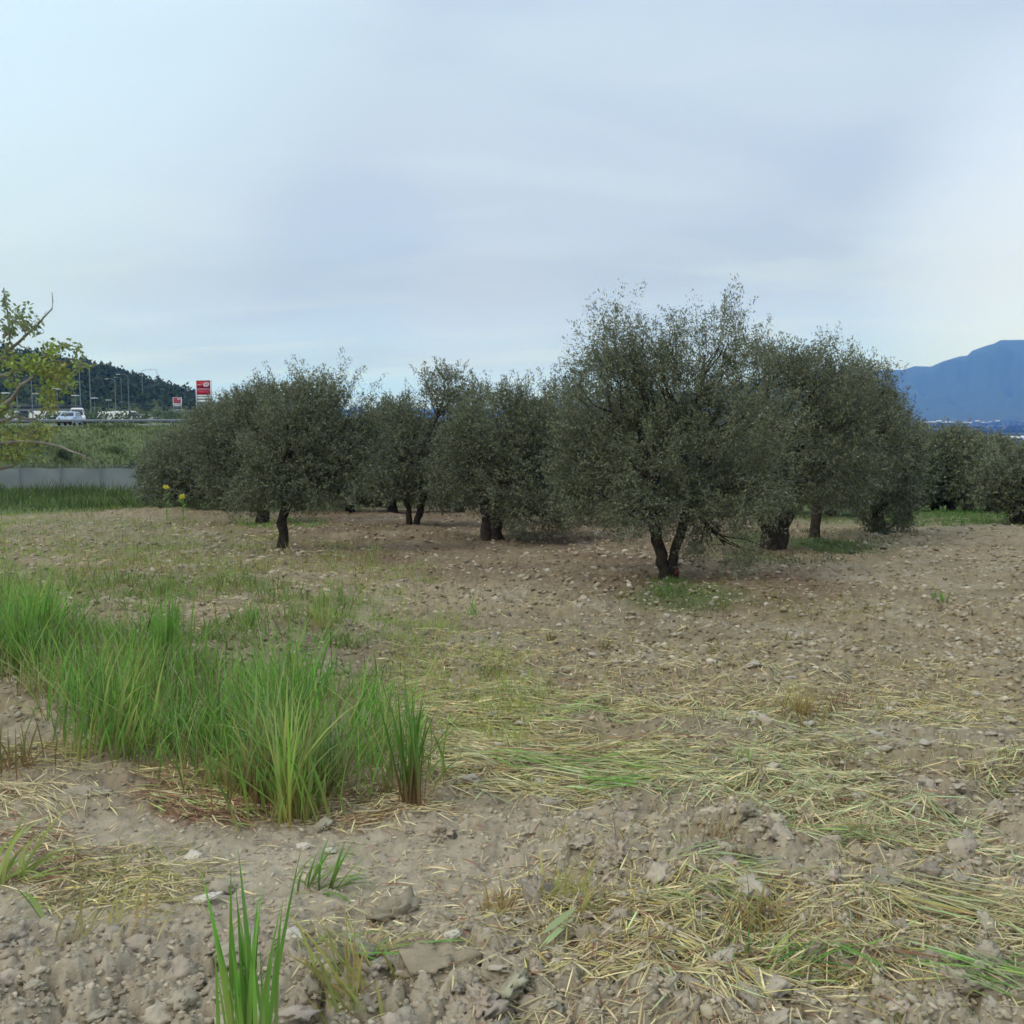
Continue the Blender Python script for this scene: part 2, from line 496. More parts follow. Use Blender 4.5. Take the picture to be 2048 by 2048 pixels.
def in_poly(px, py, poly):
    ins = np.zeros(px.shape, bool)
    n = len(poly); j = n - 1
    for i in range(n):
        xi, yi = poly[i]; xj, yj = poly[j]
        k = ((yi > py) != (yj > py)) & (px < (xj - xi) * (py - yi) / (yj - yi + 1e-9) + xi)
        ins ^= k; j = i
    return ins
def poly_sample(poly, n):
    xs = [p[0] for p in poly]; ys = [p[1] for p in poly]
    ox, oy = [], []; c = 0
    while c < n:
        x = rng.uniform(min(xs), max(xs), n * 2); y = rng.uniform(min(ys), max(ys), n * 2)
        k = in_poly(x, y, poly); ox.append(x[k]); oy.append(y[k]); c += k.sum()
    return np.concatenate(ox)[:n], np.concatenate(oy)[:n]

# tall wild grass on the left: clumped
def tall_grass():
    parts = []
    poly = [(-260, 640), (-120, 610), (0, 600), (60, 640), (120, 665), (200, 690), (290, 700), (370, 712), (418, 745), (425, 790), (395, 812), (340, 820), (300, 838), (255, 812), (200, 795), (150, 775), (90, 765), (50, 735), (0, 705), (-120, 690), (-260, 700)]
    # clumps
    nc = 175
    cx, cy = poly_sample(poly, nc)
    ax_, ay_ = poly_sample([(-260, 596), (0, 590), (36, 612), (20, 680), (-260, 680)], 45); cx[:45] = ax_; cy[:45] = ay_
    for i in range(nc):
        nb = int(rng.integers(14, 50))
        c = ground_pts(np.array([cx[i]]), np.array([cy[i]]))[0]
        r = rng.uniform(0.04, 0.13)
        xy = c[:2] + rng.normal(0, r, (nb, 2))
        P = np.stack([xy[:, 0], xy[:, 1], H(xy[:, 0], xy[:, 1]) - 0.01], -1)
        lean = rng.uniform(0, 6.283)
        az = rng.uniform(0, 6.283, nb) * 0.5 + (math.pi / 2 if rng.random() < 0.35 else -math.pi / 2) * 1.0 + lean * 0.25
        front = sst(760, 800, cy[i])
        hh = 0.46 + 0.30 * float(sst(120, -60, cx[i]) + .5 * math.exp(-((cx[i] - 290) / 60) ** 2)) + rng.uniform(-0.1, 0.14) - 0.10 * float(sst(300, 420, cx[i]))
        L = hh * rng.uniform(0.45, 1.1, nb)
        W = rng.uniform(0.005, 0.016, nb)
        green = [GREEN, GREEN, GREEN_D, LIME, (.24, .36, .12)][int(rng.integers(0, 5))]
        ct = jit(green, nb, 0.22)
        bt = [OLIVEY, GREEN_D, GOLD, RUST][int(rng.choice(4, p=[.42, .24, .2, .14]))]
        if front > 0.3 and rng.random() < 0.85: bt = [RUST, GOLD][int(rng.integers(0, 2))]
        cbx = jit(bt, nb, 0.2)
        parts.append(blades(P, az, np.abs(rng.normal(0.14, 0.22, nb)), L, W, np.abs(rng.normal(0.4, 0.55, nb)), cbx, ct, 6, kk=rng.uniform(1.1, 2.2)))
    # loose single blades between
    n = 2000
    px, py = poly_sample(poly, n)
    P = ground_pts(px, py); P[:, 2] -= 0.01
    cbx = jit(OLIVEY, n, 0.25)
    k = rng.random(n) < 0.3; cbx[k] = jit(RUST, int(k.sum()), .2)
    ct = jit(GREEN, n, 0.25); k = rng.random(n) < 0.25; ct[k] = jit(LIME, int(k.sum()), .2)
    L = rng.uniform(0.16, 0.55, n)
    parts.append(blades(P, rng.uniform(0, 6.28, n), np.abs(rng.normal(0.22, 0.25, n)), L, rng.uniform(0.004, 0.009, n), np.abs(rng.normal(0.4, 0.4, n)), cbx, ct, 5))
    # dry stalks and a few long leaning ones
    n = 500
    px, py = poly_sample(poly, n); P = ground_pts(px, py)
    parts.append(blades(P, rng.uniform(0, 6.28, n), np.abs(rng.normal(.35, .35, n)), rng.uniform(.15, .5, n), rng.uniform(.003, .006, n), np.abs(rng.normal(.4, .5, n)), jit(RUST, n), jit(TAN, n, .25), 5))
    n = 140
    px, py = poly_sample(poly, n)
    P = ground_pts(px, py)
    parts.append(blades(P, rng.choice([-1.5, 1.5], n) + rng.normal(0, .4, n), rng.uniform(0.3, 0.9, n), rng.uniform(.4, .8, n), rng.uniform(.006, .014, n), rng.uniform(.1, .6, n), jit(OLIVEY, n), jit(LIME, n), 7))
    v, f, c = join(parts)
    o = mesh_np('grass', v, f, M['blade'], c)
    tag(o, 'tall bright green wild grass patch growing on the left of the foreground', 'grass', kind='stuff')
tall_grass()

# scattered short grass and weeds over the field (many, uncountable)
def short_grass():
    parts = []
    def patch(poly, n, L0, L1, cbase, ctip, W=(0.003, 0.006), tilt=0.5, thr=None, clump=0):
        px, py = poly_sample(poly, n)
        x, y = plane_px(px, py)
        if thr is not None:
            k = fbm(x, y, 0.8, 3, 120) > thr; x, y = x[k], y[k]
        if clump:
            x = np.repeat(x, clump); y = np.repeat(y, clump)
            D = np.hypot(x, y)
            x = x + rng.normal(0, 0.05, len(x)) * (0.5 + D / 20); y = y + rng.normal(0, 0.05, len(x)) * (0.5 + D / 20)
        m = len(x)
        if m == 0: return
        P = np.stack([x, y, H(x, y) - 0.005], -1)
        D = np.hypot(x, y)
        W_ = rng.uniform(W[0], W[1], m) * np.maximum(1, D / 10)
        parts.append(blades(P, rng.uniform(0, 6.28, m), np.abs(rng.normal(0, tilt, m)), rng.uniform(L0, L1, m), W_, np.abs(rng.normal(.3, .3, m)), jit(cbase, m, .2), jit(ctip, m, .25), 3))
    # behind the tall patch: low green and yellow weeds
    patch([(-200, 560), (100, 540), (330, 590), (430, 640), (400, 720), (60, 690), (-200, 640)], 1100, .05, .16, OLIVEY, GREEN, thr=-0.05, clump=8)
    patch([(-200, 520), (60, 512), (230, 530), (420, 560), (470, 640), (200, 620), (-200, 620)], 1500, .06, .22, LIME, LIME, thr=-0.1, clump=8)
    patch([(-300, 500), (60, 498), (150, 506), (100, 530), (-300, 560)], 900, .06, .2, OLIVEY, LIME, thr=-0.4, clump=5)
    patch([(380, 620), (480, 640), (560, 700), (520, 760), (400, 720)], 260, .05, .16, GOLD, LIME, clump=8)
    patch([(640, 585), (740, 590), (760, 612), (690, 622), (640, 605)], 150, .03, .10, OLIVEY, DULL, thr=-.1, clump=7)
    patch([(650, 590), (685, 588), (695, 604), (660, 610)], 70, .05, .15, DULL, GREEN_D, clump=7)
    patch([(740, 600), (850, 610), (900, 625), (780, 630)], 120, .03, .1, GOLD, OLIVEY, clump=8)
    patch([(730, 545), (890, 528), (900, 545), (850, 566), (740, 575)], 480, .04, .14, DULL, DULL, thr=-0.15, clump=7)
    patch([(235, 520), (330, 522), (320, 535), (240, 534)], 240, .06, .16, GREEN_D, GREEN, thr=-0.2, clump=6)
    patch([(880, 515), (1300, 515), (1300, 527), (880, 530)], 2200, .06, .18, DULL, GREEN_D, thr=-0.3, clump=4)
    patch([(60, 560), (330, 560), (420, 585), (60, 590)], 240, .05, .14, RUST, GOLD, thr=0.0, clump=8)
    patch([(560, 640), (1100, 560), (1300, 620), (1300, 900), (900, 800), (600, 720)], 260, .04, .11, GOLD, OLIVEY, thr=0.1, clump=9)
    patch([(560, 760), (1200, 760), (1300, 1150), (300, 1150)], 90, .04, .12, RUST, LIME, thr=0.05, clump=9)
    patch([(470, 600), (1024, 530), (1300, 540), (1300, 640), (500, 640)], 200, .03, .09, GOLD, OLIVEY, thr=0.1, clump=6)
    patch([(-200, 505), (240, 505), (400, 535), (460, 600), (-200, 600)], 1900, .05, .2, GOLD, OLIVEY, thr=-0.15, clump=7)
    patch([(100, 498), (240, 506), (220, 520), (60, 520)], 260, .04, .14, RUST, OLIVEY, thr=-0.3, clump=7)
    patch([(60, 590), (330, 590), (380, 690), (200, 690), (60, 660)], 560, .06, .30, OLIVEY, (.17, .27, .07), W=(.007, .014), thr=0.0, tilt=.7, clump=8)
    patch([(-200, 540), (150, 530), (420, 600), (460, 680), (200, 660), (-200, 600)], 700, .06, .22, OLIVEY, LIME, thr=0.05, clump=7)
    patch([(470, 630), (1300, 560), (1300, 1100), (300, 1100), (440, 840)], 420, .02, .09, TAN, GOLD, thr=0.0, clump=8)
    v, f, c = join(parts)
    o = mesh_np('weeds', v, f, M['blade'], c)
    tag(o, 'low green and yellowing weeds sprouting here and there across the tilled field', 'weeds', kind='stuff')
    # rank growth before the fence and on the bank
    parts = []
    n = 42000
    x = rng.uniform(-55, -4, n); y = rng.uniform(37, 77, n)
    k = (x < -4 - 0.12 * (y - 36)) & (y > 35 + 0.35 * (x + 16) + 3.5 * fbm(x, y, .3, 3, 131)) & (x / y < -0.2)
    k &= road_s(x, y) < -13
    x, y = x[k], y[k]; m = len(x)
    P = np.stack([x, y, H(x, y) - .02], -1)
    g = fbm(x, y, 0.16, 3, 130)
    L = 0.22 + 1.0 * np.clip(g + .25, 0, 1) * rng.uniform(.5, 1, m)
    ct = jit((.12, .19, .05), m, .3) * (1 - 0.5 * sst(0.0, 0.5, g))[:, None]
    k = rng.random(m) < .10; ct[k] = jit((.2, .26, .07), int(k.sum()), .3)
    k = rng.random(m) < .08; ct[k] = jit(OLIVEY, int(k.sum()), .3)
    L = L * (.6 + .7 * rng.random(m))
    parts.append(blades(P, rng.uniform(0, 6.28, m), np.abs(rng.normal(.2, .3, m)), L, rng.uniform(.015, .045, m), np.abs(rng.normal(.4, .4, m)), jit((.07, .12, .03), m), ct, 3))
    n = 30000
    y = rng.uniform(62, 150, n); s = rng.uniform(-12, 0, n) ; x = road_x(y) - s * np.sqrt(1 + road_m(y) ** 2)
    k = (x / y > -0.75) & (x / y < -0.1); x, y = x[k], y[k]; m = len(x)
    P = np.stack([x, y, H(x, y) - .02], -1)
    g = fbm(x, y, 0.2, 3, 133)
    ct = jit((0.19, 0.24, 0.085), m, .3) * (1 - 0.4 * sst(0.0, 0.4, g))[:, None]
    parts.append(blades(P, rng.uniform(0, 6.28, m), np.abs(rng.normal(.2, .3, m)), 0.25 + 0.5 * np.clip(g + .3, 0, 1) * rng.uniform(.5, 1, m), rng.uniform(.06, .13, m), np.abs(rng.normal(.4, .4, m)), jit((.12, .15, .05), m), ct, 2))
    v, f, c = join([(a, b if b.shape[1] == 4 else b, c) for a, b, c in parts])
    o = mesh_np('rank_grass', v, f, M['blade'], c)
    tag(o, 'rank green grass before the grey fence and up the highway bank', 'grass', kind='stuff')
short_grass()

# ------------------------------------------------------------------ lying straw
def lying(x, y, az, L, W, col, lift=0.01, seg=4, bend=0.4, arch=0.02):
    n = len(x)
    t = np.linspace(-0.5, 0.5, seg + 1)
    b = rng.normal(0, bend, n)
    X = np.zeros((n, seg + 1)); Y = np.zeros((n, seg + 1)); X[:, 0] = x; Y[:, 0] = y
    for i in range(seg):
        a = az + b * (i / seg - .5)
        X[:, i + 1] = X[:, i] + np.sin(a) * L / seg; Y[:, i + 1] = Y[:, i] + np.cos(a) * L / seg
    Z = H(X, Y)
    Zs = Z.copy()                                  # stiff stalks bridge the hollows
    Zl = Z[:, :1] * (0.5 - t)[None] + Z[:, -1:] * (0.5 + t)[None]
    Zs = Zl + np.clip(.45 * (Z - Zl).max(1, keepdims=True), 0, .05) + lift * rng.uniform(0.3, 2.2, (n, 1)) + arch * rng.random((n, 1)) * (1 - (2 * t[None]) ** 2) * 1.2
    sx = np.cos(az)[:, None]; sy = -np.sin(az)[:, None]
    tap = np.clip(1.15 - np.abs(t * 2) ** 2, .25, 1)[None]
    hw = (W * .5)[:, None] * tap
    rz = rng.uniform(-.7, .7, n)[:, None]
    v = np.stack([np.stack([X - sx * hw, Y - sy * hw, Zs - rz * hw], -1), np.stack([X + sx * hw, Y + sy * hw, Zs + rz * hw], -1)], 2).reshape(-1, 3)
    q = (np.arange(n) * (seg + 1) * 2)[:, None] + (np.arange(seg) * 2)[None, :]
    f = np.stack([q, q + 1, q + 3, q + 2], -1).reshape(-1, 4)
    c = np.repeat(col[:, None, :], (seg + 1) * 2, 1).reshape(-1, 3)
    return v, f, c

def straw():
    parts = []
    # cx, cy, rx, ry, count, flow angle (deg in the ground, 90 = to the right), spread, colour mix, length
    regs = [
        (540, 750, 135, 60, 3600, 105, 24, [(TAN, .5), (GOLD, .25), (PALEG, .2), (RUST, .05)], .30),
        (470, 700, 90, 45, 1100, 95, 35, [(GOLD, .4), (TAN, .3), (LIME, .3)], .2),
        (480, 655, 110, 30, 800, 90, 40, [(GOLD, .4), (TAN, .4), (LIME, .2)], .2),
        (640, 690, 150, 50, 700, 90, 50, [(TAN, .7), (GOLD, .3)], .18),
        (770, 770, 170, 55, 2300, 100, 40, [(TAN, .45), (PALEG, .45), (GOLD, .1)], .26),
        (900, 830, 150, 50, 1700, 110, 45, [(TAN, .5), (PALEG, .4), (RUST, .1)], .24),
        (770, 960, 170, 70, 1500, 100, 60, [(TAN, .5), (GOLD, .25), (PALEG, .15), (RUST, .1)], .22),
        (590, 960, 140, 55, 600, 80, 55, [(TAN, .5), (GOLD, .4), (RUST, .1)], .2),
        (950, 700, 120, 35, 900, 90, 50, [(TAN, .6), (GOLD, .4)], .2),
        (800, 690, 60, 22, 260, 95, 50, [(TAN, .5), (PALEG, .5)], .2),
        (1020, 930, 120, 50, 260, 110, 50, [(TAN, .7), (PALEG, .3)], .24),
        (115, 890, 120, 42, 620, 100, 80, [(GOLD, .4), (TAN, .4), (OLIVEY, .2)], .2),
        (15, 870, 70, 35, 600, 90, 40, [(RUST, .6), (TAN, .4)], .18),
        (225, 805, 85, 24, 1300, 95, 30, [(RUST, .55), (TAN, .3), (LIME, .15)], .24),
        (100, 770, 120, 20, 500, 95, 35, [(GOLD, .5), (TAN, .3), (RUST, .2)], .2),
        (30, 810, 80, 20, 120, 135, 14, [(TAN, 1)], .35),
        (360, 820, 80, 18, 420, 95, 35, [(TAN, .6), (RUST, .3), (GOLD, .1)], .2),
        (60, 620, 280, 45, 800, 90, 60, [(TAN, .6), (PALEG, .2), (GOLD, .2)], .22),
        (300, 590, 200, 30, 500, 90, 60, [(TAN, .7), (GOLD, .3)], .2),
        (150, 545, 240, 25, 900, 90, 60, [(TAN, .6), (GOLD, .4)], .25),
        (700, 980, 420, 130, 1300, 100, 70, [(TAN, .8), (RUST, .2)], .14),
        (620, 850, 460, 120, 1600, 100, 70, [(TAN, .8), (RUST, .2)], .12),
        (-120, 800, 150, 120, 700, 100, 50, [(TAN, .7), (RUST, .3)], .2),
        (640, 720, 220, 70, 1500, 100, 45, [(TAN, .6), (GOLD, .3), (PALEG, .1)], .2),
        (900, 760, 200, 60, 1200, 100, 50, [(TAN, .5), (GOLD, .2), (PALEG, .3)], .2),
        (960, 800, 140, 120, 1100, 105, 50, [(TAN, .5), (GOLD, .25), (PALEG, .25)], .2),
        (720, 620, 330, 40, 700, 95, 60, [(TAN, .6), (GOLD, .4)], .16),
        (1200, 760, 160, 140, 1200, 100, 50, [(TAN, .6), (PALEG, .4)], .22),
    ]
    for cx, cy, rx, ry, n, fl, sp, cm, L0 in regs:
        n = int(n * 3.6)
        th = rng.uniform(0, 6.283, n); r = np.sqrt(rng.random(n)) * rng.uniform(.75, 1.2, n)
        px = cx + rx * r * np.cos(th); py = cy + ry * r * np.sin(th)
        k = py < 1300; px, py = px[k], py[k]
        x, y = plane_px(px, np.maximum(py, 480)); m = len(x)
        # thin out with noise so patches are ragged
        dens = fbm(x, y, 1.1, 3, 140)
        k = dens > rng.uniform(-0.55, 0.55, m); x, y = x[k], y[k]; m = len(x)
        if m == 0: continue
        az = R(fl) + 0.5 * fbm(x, y, 0.7, 2, 150) + rng.normal(0, R(sp), m) * 0.8
        cols = np.zeros((m, 3)); u = rng.random(m); acc = 0
        for c_, w_ in cm:
            k = (u >= acc) & (u < acc + w_ + 1e-6); cols[k] = jit(c_, int(k.sum()), .18, .05); acc += w_
        D = np.hypot(x, y)
        az = az + (rng.random(m) < .4) * rng.normal(0, 1.0, m)
        cols *= rng.uniform(.6, 1.4, (m, 1))
        parts.append(lying(x, y, az, L0 * rng.uniform(.15, .85, m), rng.uniform(.0025, .0062, m) * np.maximum(1, D / 8), cols, lift=.008, bend=.10, arch=.003))
    v, f, c = join(parts)
    o = mesh_np('straw', v, f, M['straw'], c)
    tag(o, 'dry golden and pale green cut straw strewn over the cloddy soil', 'straw', kind='stuff')
straw()

# ------------------------------------------------------------------ clods and stones
def rock_proto(seed, sub, cuts=7, rough=.25, flat=.75):
    bm = bmesh.new(); bmesh.ops.create_icosphere(bm, subdivisions=sub, radius=1)
    rs = random.Random(seed)
    pl = []
    for i in range(cuts):
        v = Vector((rs.gauss(0, 1), rs.gauss(0, 1), rs.gauss(0, 1))).normalized(); pl.append((v, rs.uniform(.55, .85)))
    o = Vector((seed * 3.1, seed * 1.7, 0))
    for v in bm.verts:
        p = v.co.copy()
        q = v.co.copy()
        p *= 1 + rough * mnoise.noise(q * 1.4 + o) + rough * .7 * mnoise.noise(q * 3.2 + o) + (rough * .5 * mnoise.noise(q * 7.0 + o) + rough * .3 * mnoise.noise(q * 14.0 + o) if sub > 1 else 0)
        for n_, c_ in pl:
            d = p.dot(n_) - c_
            if d > 0: p -= n_ * d * .92
        p.z *= flat
        v.co = p
    bm.verts.ensure_lookup_table()
    V = np.array([v.co[:] for v in bm.verts]); Fc = np.array([[l.index for l in f.verts] for f in bm.faces]); bm.free()
    return V, Fc
PR_LO = [rock_proto(i, 1, 6, .35, .6) for i in range(8)]
PR_MD = [rock_proto(20 + i, 2, 5, .5, .62) for i in range(8)]
PR_CL = [rock_proto(70 + i, 3, 3, .75, .62) for i in range(8)]
PR_HI = [rock_proto(40 + i, 4, 7, .5, .62) for i in range(6)]
PR_CH = [rock_proto(90 + i, 4, 4, .8, .62) for i in range(6)]
def scatter(protos, x, y, size, cols, sink=.25):
    parts = []
    n = len(x); which = rng.integers(0, len(protos), n)
    Z = H(x, y)
    for w_ in range(len(protos)):
        k = np.where(which == w_)[0]
        if len(k) == 0: continue
        V, Fc = protos[w_]
        a = rng.uniform(0, 6.283, len(k)); sx = size[k] * rng.uniform(.75, 1.35, len(k)); sy = size[k] * rng.uniform(.7, 1.1, len(k)); sz = size[k] * rng.uniform(.6, 1.1, len(k))
        tx = rng.normal(0, .25, len(k)); ty = rng.normal(0, .25, len(k))
        vx = V[None, :, 0] * sx[:, None]; vy = V[None, :, 1] * sy[:, None]; vz = V[None, :, 2] * sz[:, None]
        vz = vz + tx[:, None] * vx + ty[:, None] * vy
        X = vx * np.cos(a)[:, None] - vy * np.sin(a)[:, None] + x[k][:, None]
        Y = vx * np.sin(a)[:, None] + vy * np.cos(a)[:, None] + y[k][:, None]
        ZZ = vz + (Z[k] + sz * (.6 - sink * 2) * .5)[:, None]
        v = np.stack([X, Y, ZZ], -1).reshape(-1, 3)
        f = (Fc[None] + (np.arange(len(k)) * len(V))[:, None, None]).reshape(-1, 3)
        parts.append((v, f, np.repeat(cols[k], len(V), 0)))
    return parts
SOILC = (0.335, 0.268, 0.175)
def soil_bits():
    # crumbs of soil
    parts = []
    n = 52000
    px = rng.uniform(-320, 1340, n); py = 530 + (1180 - 530) * rng.random(n) ** 1.0
    x, y = plane_px(px, py)
    D = np.hypot(x, y)
    cl = clod_amount(x, y)
    k = rng.random(n) < np.clip(.18 + cl * .8, 0, 1) * (1 - .45 * sst(5, 3.5, D)); x, y, D, cl = x[k], y[k], D[k], cl[k]; m = len(x)
    size = (0.006 + 0.016 * rng.random(m) ** 3 + .012 * cl * rng.random(m) ** 4) * np.clip(D / 5, .75, 2.6)
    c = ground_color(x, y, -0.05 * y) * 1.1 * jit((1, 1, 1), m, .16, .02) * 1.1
    parts += scatter(PR_LO, x, y, size, c)
    n = 15000                                     # bigger crumbs further out
    px = rng.uniform(-320, 1340, n); py = rng.uniform(528, 720, n)
    x, y = plane_px(px, py); D = np.hypot(x, y); cl = clod_amount(x, y)
    k = rng.random(n) < np.clip(cl, 0, 1); x, y, D = x[k], y[k], D[k]; m = len(x)
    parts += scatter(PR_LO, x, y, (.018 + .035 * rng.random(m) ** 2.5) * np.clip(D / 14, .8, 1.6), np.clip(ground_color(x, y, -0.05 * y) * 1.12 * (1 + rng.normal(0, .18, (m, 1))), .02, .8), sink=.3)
    n = 1500                                      # broken clods
    px = rng.uniform(-320, 1340, n); py = rng.uniform(680, 1200, n)
    x, y = plane_px(px, py); cl = clod_amount(x, y)
    k = rng.random(n) < np.clip((cl - .3) * .9, 0, 1); x, y = x[k], y[k]; m = len(x)
    size = 0.018 + .05 * rng.random(m) ** 3
    parts += scatter(PR_CL, x, y, size, jit((.44, .375, .275), m, .12, .02), sink=.4)
    n = 420                                       # larger broken lumps
    px = rng.uniform(-320, 1340, n); py = rng.uniform(800, 1200, n)
    x, y = plane_px(px, py); cl = clod_amount(x, y)
    k = rng.random(n) < (np.clip(cl - .45, 0, 1) * .6 * np.where(px < 330, .35, 1.)); x, y = x[k], y[k]; m = len(x)
    parts += scatter(PR_CH, x, y, .03 + .045 * rng.random(m) ** 2, jit((.43, .365, .265), m, .10, .02), sink=.42)
    v, f, c = join(parts)
    o = mesh_np('soil_crumbs', v, f, M['clod'], c)
    tag(o, 'loose crumbs and clods of tan soil lying over the ploughed field', 'soil', kind='stuff')
    parts = []
    n = 52000                                     # pale pebbles
    px = rng.uniform(-320, 1340, n); py = 522 + (1150 - 522) * rng.random(n) ** 1.7
    x, y = plane_px(px, py); D = np.hypot(x, y)
    g = fbm(x, y, .3, 2, 160)
    k = rng.random(n) < np.clip(.5 + g, .1, 1); x, y, D = x[k], y[k], D[k]; m = len(x)
    size = (0.008 + .024 * rng.random(m) ** 3) * np.clip(D / 6.5, .6, 2.6)
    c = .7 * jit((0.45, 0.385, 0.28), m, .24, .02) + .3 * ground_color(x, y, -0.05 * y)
    parts += scatter(PR_LO, x, y, size, c, sink=.3)
    v, f, c = join(parts)
    o = mesh_np('gravel', v, f, M['stone'], c)
    tag(o, 'small pale pebbles scattered over the whole tilled field', 'gravel', kind='stuff')
soil_bits()

def lone_rock(px, py, size, col, label, cat='stone', name='stone', mat='stone', proto=0, rz=0., sq=(1, 1, 1), group=None, sink=.2):
    V, Fc = (PR_HI if mat == 'stone' else PR_CH)[proto % 6]
    V = V * np.array(sq) * size
    if mat == 'clod': V = V * .85; sink = sink + .06; col = tuple(np.array(col) * np.array([1.02, 1, .95]))
    p = ground_pts(np.array([px]), np.array([py]))[0]
    o = mesh_np(name, V, Fc, M[mat], jit(col, 1, 0, 0).repeat(len(V), 0), smooth=False)
    o.location = (p[0], p[1], p[2] + size * sq[2] * (.6 - sink * 2) * .5 + .003)
    o.rotation_euler = (random.uniform(-.2, .2), random.uniform(-.2, .2), rz)
    tag(o, label, cat, group)
    return o
WHITE = (0.60, 0.54, 0.43); GREY = (0.35, 0.30, 0.215)
lone_rock(294, 976, .042, WHITE, 'egg shaped pale grey stone just right of the near upright grass tuft', proto=0, rz=.6, sq=(.8, .8, 1.5))
lone_rock(398, 925, .13, GREY, 'large grey wedge shaped soil clod right of the curved grass blades', 'clod', 'soil_clod', 'clod', 1, .9, (1.2, .75, .9), sink=.38)
lone_rock(440, 1000, .12, (0.35, .29, .20), 'broad flat grey clod at the bottom edge left of centre', 'clod', 'soil_clod', 'clod', 2, .3, (1.35, .9, .6), sink=.38)
lone_rock(500, 1010, .10, (0.34, .285, .20), 'grey slab clod touching the bottom edge beside the long pale blade', 'clod', 'soil_clod', 'clod', 3, 1.3, (1.3, .9, .65), sink=.38)
lone_rock(600, 975, .085, (.33, .27, .185), 'brown block shaped clod lying aslant near the bottom centre', 'clod', 'soil_clod', 'clod', 4, -.6, (1.5, .7, .7), sink=.35)
lone_rock(729, 785, .075, (.25, .21, .16), 'dark rounded clod half covered by straw on the right', 'clod', 'soil_clod', 'clod', 5, .2, (1.1, 1, .9), sink=.38)
lone_rock(452, 975, .035, WHITE, 'small white stone between the flat clods near the bottom', proto=1, sq=(1, .8, .8))
lone_rock(752, 727, .035, WHITE, 'white round stone left of the rusty yellow stubble tuft', proto=2)
lone_rock(808, 733, .042, (.52, .47, .38), 'flat pale stone lying right below the rusty yellow stubble tuft', proto=3, sq=(1.4, .9, .6))
lone_rock(195, 866, .04, WHITE, 'chunky white stone on the bare path below the reddish straw', proto=4)
lone_rock(211, 898, .035, GREY, 'grey stone on the path left of the tuft tips', proto=5)
lone_rock(225, 903, .05, GREY, 'larger grey stone on the path behind the upright tuft', proto=0, rz=2)
lone_rock(205, 921, .04, WHITE, 'pale flat stone on the path beside the golden straw heap', proto=1, sq=(1.5, .8, .5))
lone_rock(330, 861, .03, WHITE, 'round white stone on the smooth soil below the tall grass', proto=2)
lone_rock(304, 861, .036, WHITE, 'whitish stone left of the round one below the tall grass', proto=3, sq=(1.2, .8, .7))
lone_rock(85, 805, .10, (.38, .33, .25), 'wide low soil slab on the path under the tall grass edge', 'clod', 'soil_clod', 'clod', 0, 0.4, (1.5, .8, .4), sink=.4)
lone_rock(12, 975, .07, (.36, .31, .24), 'rounded clod near the lower left corner of the path', 'clod', 'soil_clod', 'clod', 1, .5, (1, 1, .8), sink=.3)
lone_rock(165, 975, .06, (.35, .30, .23), 'brown clod between the left straw heap and bottom edge', 'clod', 'soil_clod', 'clod', 2, 1.5, (1.2, .9, .7), sink=.3)
lone_rock(880, 910, .075, (.36, .31, .24), 'tan clod beneath the long straw sheaf on the right', 'clod', 'soil_clod', 'clod', 3, .2, (1.2, .9, .8), sink=.32)
lone_rock(690, 1005, .09, (.33, .27, .185), 'lumpy brown clod at the bottom edge right of centre', 'clod', 'soil_clod', 'clod', 5, .9, (1.2, .9, .8), sink=.35)
lone_rock(960, 905, .08, (.37, .33, .26), 'big tan clod among crumbled soil at the right edge', 'clod', 'soil_clod', 'clod', 4, 2.2, (1.1, .9, .8), sink=.33)
# field stones that show largest but that nothing tells apart
k = 0
lab = 'pale stone lying loose on the tilled field among many like it'
srs = random.Random(77)
while k < 110:
    px = srs.uniform(430, 1015) if k % 5 else srs.uniform(150, 420); py = srs.uniform(545, 760) if px > 430 else srs.uniform(530, 600)
    if 520 < px < 660 and py > 690: continue
    x, y = plane_px(px, py); D = math.hypot(x, y)
    V, Fc = PR_MD[k % 8]
    sz = srs.uniform(.022, .042) * (1 if D < 12 else 1.3)
    if k < 8:
        src_o = mesh_np('field_stone', V, Fc, M['stone'], jit((0.52, .455, .35), 1, .12, .01).repeat(len(V), 0)); FS = locals().setdefault('FSL', []); FS.append(src_o); o = src_o
    else:
        o = FSL[k % 8].copy(); COL.objects.link(o)
    o.scale = (sz * srs.uniform(.9, 1.4), sz * srs.uniform(.8, 1.1), sz)
    o.rotation_euler = (srs.uniform(-.3, .3), srs.uniform(-.3, .3), srs.uniform(0, 6))
    o.location = (float(x), float(y), float(H(np.array([x]), np.array([y]))[0]) + sz * .12)
    tag(o, lab, 'stone', 'pale stones on the tilled field')
    k += 1

# ------------------------------------------------------------------ single tufts
def tuft(px, py, n, L, W, cb_, ct_, label, r=.04, tilt=.12, curv=.4, name='grass_tuft', cat='grass tuft', group=None, az=None, azs=.6, seg=7, spread_y=1.):
    p = ground_pts(np.array([px]), np.array([py]))[0]
    xy = rng.normal(0, r, (n, 2)) * np.array([1, spread_y])
    P = np.stack([xy[:, 0], xy[:, 1], H(xy[:, 0] + p[0], xy[:, 1] + p[1]) - p[2] - .01], -1)
    A = rng.uniform(0, 6.283, n) if az is None else R(az) + rng.normal(0, azs, n)
    v, f, c = blades(P, A, np.abs(rng.normal(tilt, tilt * .7, n)), rng.uniform(L[0], L[1], n), rng.uniform(W[0], W[1], n), np.abs(rng.normal(curv, curv * .7, n)), jit(cb_, n, .15), jit(ct_, n, .2), seg)
    o = mesh_np(name, v, f, M['blade'], c)
    o.location = p
    tag(o, label, cat, group)
    return o
